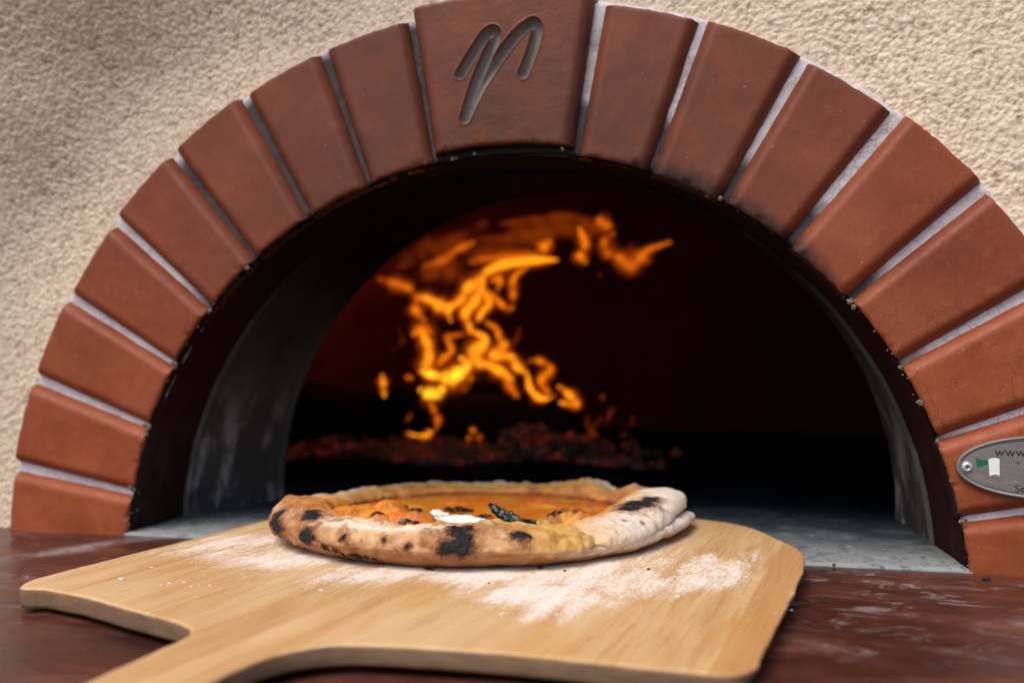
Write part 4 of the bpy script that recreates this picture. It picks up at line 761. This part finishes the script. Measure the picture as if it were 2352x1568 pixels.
FLAMES = [
 (3,0.0129,1.96,[(-0.212, 0.88), (-0.292, 0.882), (-0.372, 0.875), (-0.472, 0.865), (-0.535, 0.831), (-0.581, 0.796), (-0.618, 0.761), (-0.674, 0.709), (-0.711, 0.665), (-0.721, 0.611)]),
 (2,0.0105,2.03,[(-0.265, 0.978), (-0.283, 0.947), (-0.292, 0.92)]),
 (2,0.0078,1.99,[(-0.352, 0.873), (-0.411, 0.804), (-0.434, 0.733), (-0.421, 0.662)]),
 (3,0.0123,2.04,[(-0.577, 0.821), (-0.586, 0.758), (-0.624, 0.704), (-0.657, 0.65), (-0.653, 0.595), (-0.629, 0.559)]),
 (3,0.0096,2.05,[(-0.587, 0.776), (-0.56, 0.703), (-0.579, 0.658), (-0.616, 0.613)]),
 (2,0.0072,1.92,[(-0.525, 0.748), (-0.462, 0.677), (-0.413, 0.659)]),
 (2,0.0059,1.90,[(-0.504, 0.782), (-0.472, 0.803), (-0.459, 0.781), (-0.486, 0.746)]),
 (3,0.0142,2.10,[(-0.929, 0.74), (-0.851, 0.72), (-0.793, 0.686), (-0.735, 0.699)]),
 (2,0.0103,1.96,[(-0.882, 0.731), (-0.868, 0.667), (-0.844, 0.617)]),
 (1,0.0103,1.96,[(-1.071, 0.816), (-0.994, 0.796), (-0.918, 0.767), (-0.866, 0.721)]),
 (3,0.0161,2.14,[(-0.65, 0.57), (-0.602, 0.537), (-0.612, 0.495), (-0.655, 0.473), (-0.631, 0.426), (-0.574, 0.412), (-0.517, 0.375), (-0.456, 0.338)]),
 (3,0.0122,2.01,[(-0.495, 0.552), (-0.482, 0.503), (-0.514, 0.458), (-0.45, 0.449), (-0.404, 0.404), (-0.368, 0.369)]),
 (2,0.0062,2.10,[(-0.582, 0.614), (-0.535, 0.577), (-0.507, 0.513)]),
 (3,0.0087,2.01,[(-0.368, 0.369), (-0.35, 0.307), (-0.31, 0.263), (-0.251, 0.263)]),
 (2,0.0088,2.05,[(-0.367, 0.431), (-0.312, 0.431), (-0.272, 0.395), (-0.304, 0.341), (-0.286, 0.288), (-0.24, 0.27)]),
 (3,0.0094,1.94,[(-0.219, 0.319), (-0.167, 0.293), (-0.137, 0.237), (-0.202, 0.25)]),
 (1,0.0079,2.05,[(-0.496, 0.377), (-0.45, 0.305), (-0.414, 0.26)]),
 (2,0.0133,2.11,[(-0.937, 0.553), (-0.898, 0.581), (-0.844, 0.562)]),
 (3,0.0131,2.03,[(-0.865, 0.579), (-0.856, 0.505), (-0.827, 0.45), (-0.861, 0.414), (-0.866, 0.377)]),
 (2,0.0079,2.08,[(-0.767, 0.542), (-0.743, 0.477), (-0.782, 0.441), (-0.815, 0.404)]),
 (1,0.0057,2.06,[(-0.676, 0.559), (-0.743, 0.542), (-0.776, 0.514)]),
 (4,0.0161,1.92,[(-0.839, 0.384), (-0.783, 0.371), (-0.718, 0.353), (-0.663, 0.371), (-0.631, 0.415), (-0.645, 0.45)]),
 (4,0.0150,2.08,[(-0.904, 0.302), (-0.865, 0.279), (-0.803, 0.279), (-0.783, 0.316)]),
 (3,0.0074,2.04,[(-1.061, 0.368), (-1.078, 0.321), (-1.051, 0.261)]),
 (2,0.0077,1.97,[(-0.918, 0.36), (-0.912, 0.351)]),
 (1,0.0059,1.91,[(-0.799, 0.264), (-0.781, 0.211), (-0.753, 0.167), (-0.777, 0.114)]),
 (3,0.0080,2.11,[(-1.002, 0.141), (-0.953, 0.095), (-0.894, 0.077), (-0.855, 0.097), (-0.845, 0.125)]),
 (1,0.0035,2.01,[(-0.915, 0.204), (-0.93, 0.153)]),
 (2,0.0070,2.07,[(-0.649, 0.363), (-0.645, 0.34)]),
 (2,0.0067,2.11,[(-0.749, 0.306), (-0.734, 0.304)]),
 (1,0.0057,2.07,[(-0.689, 0.299), (-0.675, 0.297)]),
 (1,0.0040,2.12,[(-0.646, 0.246), (-0.635, 0.191), (-0.648, 0.131)]),
 (3,0.0073,1.99,[(-0.619, 0.116), (-0.614, 0.112)]),
 (3,0.0075,2.09,[(-0.663, 0.075), (-0.658, 0.07)]),
 (1,0.0074,2.01,[(-0.597, 0.084), (-0.588, 0.079)]),
 (1,0.0067,2.12,[(-1.144, 0.186), (-1.139, 0.182)]),
 (0,0.0107,2.11,[(-1.072, 0.159), (-1.032, 0.178)]),
 (2,0.0098,1.92,[(-0.109, 1.016), (-0.09, 0.946), (-0.101, 0.887), (-0.084, 0.86)]),
 (1,0.0119,1.93,[(-0.037, 1.058), (-0.002, 1.026), (0.04, 1.016)]),
 (1,0.0111,1.95,[(0.034, 0.998), (-0.001, 0.947), (0.007, 0.904), (0.059, 0.881), (0.11, 0.845), (0.161, 0.878), (0.182, 0.912), (0.288, 0.943)]),
 (2,0.0071,2.13,[(0.111, 0.875), (0.146, 0.901), (0.164, 0.927)]),
 (0,0.0113,2.00,[(-0.043, 0.81), (-0.021, 0.814)]),
 (1,0.0091,2.21,[(-0.915, 0.885), (-0.825, 0.926), (-0.746, 0.962), (-0.667, 1.007)]),
 (0,0.0155,2.23,[(-0.672, 1.009), (-0.535, 1.024), (-0.41, 1.029), (-0.296, 1.035)]),
 (0,0.0120,2.27,[(-0.564, 1.091), (-0.399, 1.109), (-0.274, 1.114), (-0.17, 1.129)]),
 (1,0.0103,2.33,[(-0.731, 0.921), (-0.64, 0.928), (-0.462, 0.942), (-0.364, 0.954)]),
 (0,0.0281,2.34,[(-1.133, 0.907), (-0.967, 0.962), (-0.802, 1.035), (-0.611, 1.107)]),
 (0,0.0376,2.35,[(-1.012, 0.855), (-0.868, 0.872), (-0.766, 0.84)]),
 (0,0.0271,2.18,[(-0.477, 1.053), (-0.335, 1.067), (-0.148, 1.079), (-0.057, 1.012)]),
 (0,0.0053,2.11,[(-1.0, 0.601), (-1.02, 0.526), (-1.03, 0.479)]),
 (0,0.0063,2.13,[(-0.42, 0.595), (-0.448, 0.531), (-0.486, 0.486)]),
 (0,0.0089,2.12,[(-0.125, 0.178), (-0.089, 0.116), (-0.062, 0.081)]),
 (0,0.0070,2.04,[(0.02, 0.22), (-0.007, 0.15)]),
]
HAZE = [(0, w, y, [(x, z), (x+dx, z+dz)]) for x, z, dx, dz, w, y in ((-1.0, .88, .25, .05, .055, 2.45), (-.80, .95, .30, .05, .055, 2.5), (-.62, 1.02, .35, .06, .05, 2.45), (-.35, 1.07, .35, .03, .045, 2.5), (-.70, .86, .25, .02, .05, 2.4), (-.10, 1.0, .12, -.04, .05, 2.4), (-.62, .70, .0, .08, .06, 2.2), (-.85, .66, .03, .06, .05, 2.2), (.05, .90, .1, .0, .05, 2.1))]; HAZE += [(0, .010, 1.98, [(a, b), (a+c, b+d)]) for a, b, c, d in ((-.06, .13, .03, .05), (.0, .16, .02, .07), (.05, .09, .04, .03), (.10, .14, .02, .05), (-.03, .25, .02, .04), (-.10, .08, .03, .02))]
FLAMES += HAZE
build_fire()
def log(a, b, r, seed, label):
    a, b = np.array(a, float), np.array(b, float); t = np.linspace(0, 1, 46)[:, None]; P = a+(b-a)*t; P[:, 2] += np.sin(t[:, 0]*4+seed)*r*.12
    R = r*(1+.12*np.sin(t[:, 0]*9+seed)); R[0] *= .82; R[-1] *= .8; V, F = tube(P, R, 30); d = fbm(V, 8, 3, seed)*.03+fbm(V, 30, 3, seed)*.012; c = P.repeat(30, 0); u = V-c; u /= np.linalg.norm(u, axis=1)[:, None]; V = V+u*d[:, None]
    g = (a+b)/2; o = mesh('firewood_log', V, F, LOG, None, (g[0], g[1], min(a[2], b[2])-r)); tag(o, label, 'firewood', 'charred logs in the fire')
log((-1.10, 2.12, .19), (-.13, 2.22, .13), .115, 1, 'long blackened log lying under the flames')
log((-.95, 2.42, .30), (-.30, 2.36, .25), .07, 4, 'thinner charred log resting behind and above the long one')
log((-1.62, 2.5, .17), (-1.12, 2.05, .17), .13, 7, 'thick charred log at the left end of the fire')
def embers():
    rr = random.Random(8); base = []
    for _ in range(1300):
        x = rr.gauss(-.70, .42); y = 1.66+abs(rr.gauss(0, .30)); r = rr.uniform(.010, .032)
        if x < -1.5 or x > .30 or y > 2.6: continue
        hh = .06+.07*math.sin(x*9+1)*math.sin(x*4.3)+(.05 if x < -.95 or x > -.45 else 0); y -= .10*math.sin(x*7)
        base.append((x, y, rr.uniform(.0, 1)**1.4*max(.01, hh)*max(0, 1-abs(x+.6)/1.2)*sstep(1.62, 1.95, y)+.012, r))
    V = []; F = []; n, m = 4, 6
    for x, y, z, r in base:
        b = len(V)
        for i in range(n+1):
            for j in range(m):
                t = pi*i/n; p = 2*pi*j/m; q = r*(1+rr.uniform(-.3, .3)); V.append((x+q*sin(t)*cos(p), y+q*sin(t)*sin(p), z+q*cos(t)*.7))
        F += [(b+i*m+j, b+i*m+(j+1) % m, b+(i+1)*m+(j+1) % m, b+(i+1)*m+j) for i in range(n) for j in range(m)]
    o = mesh('embers', V, F, EMBER, None, (-.5, 2, 0)); tag(o, 'bed of dull red embers and ash spread under the fire', 'embers', None, 'stuff')
embers()
for o in bpy.data.objects:
    if '_org' in o: del o['_org']
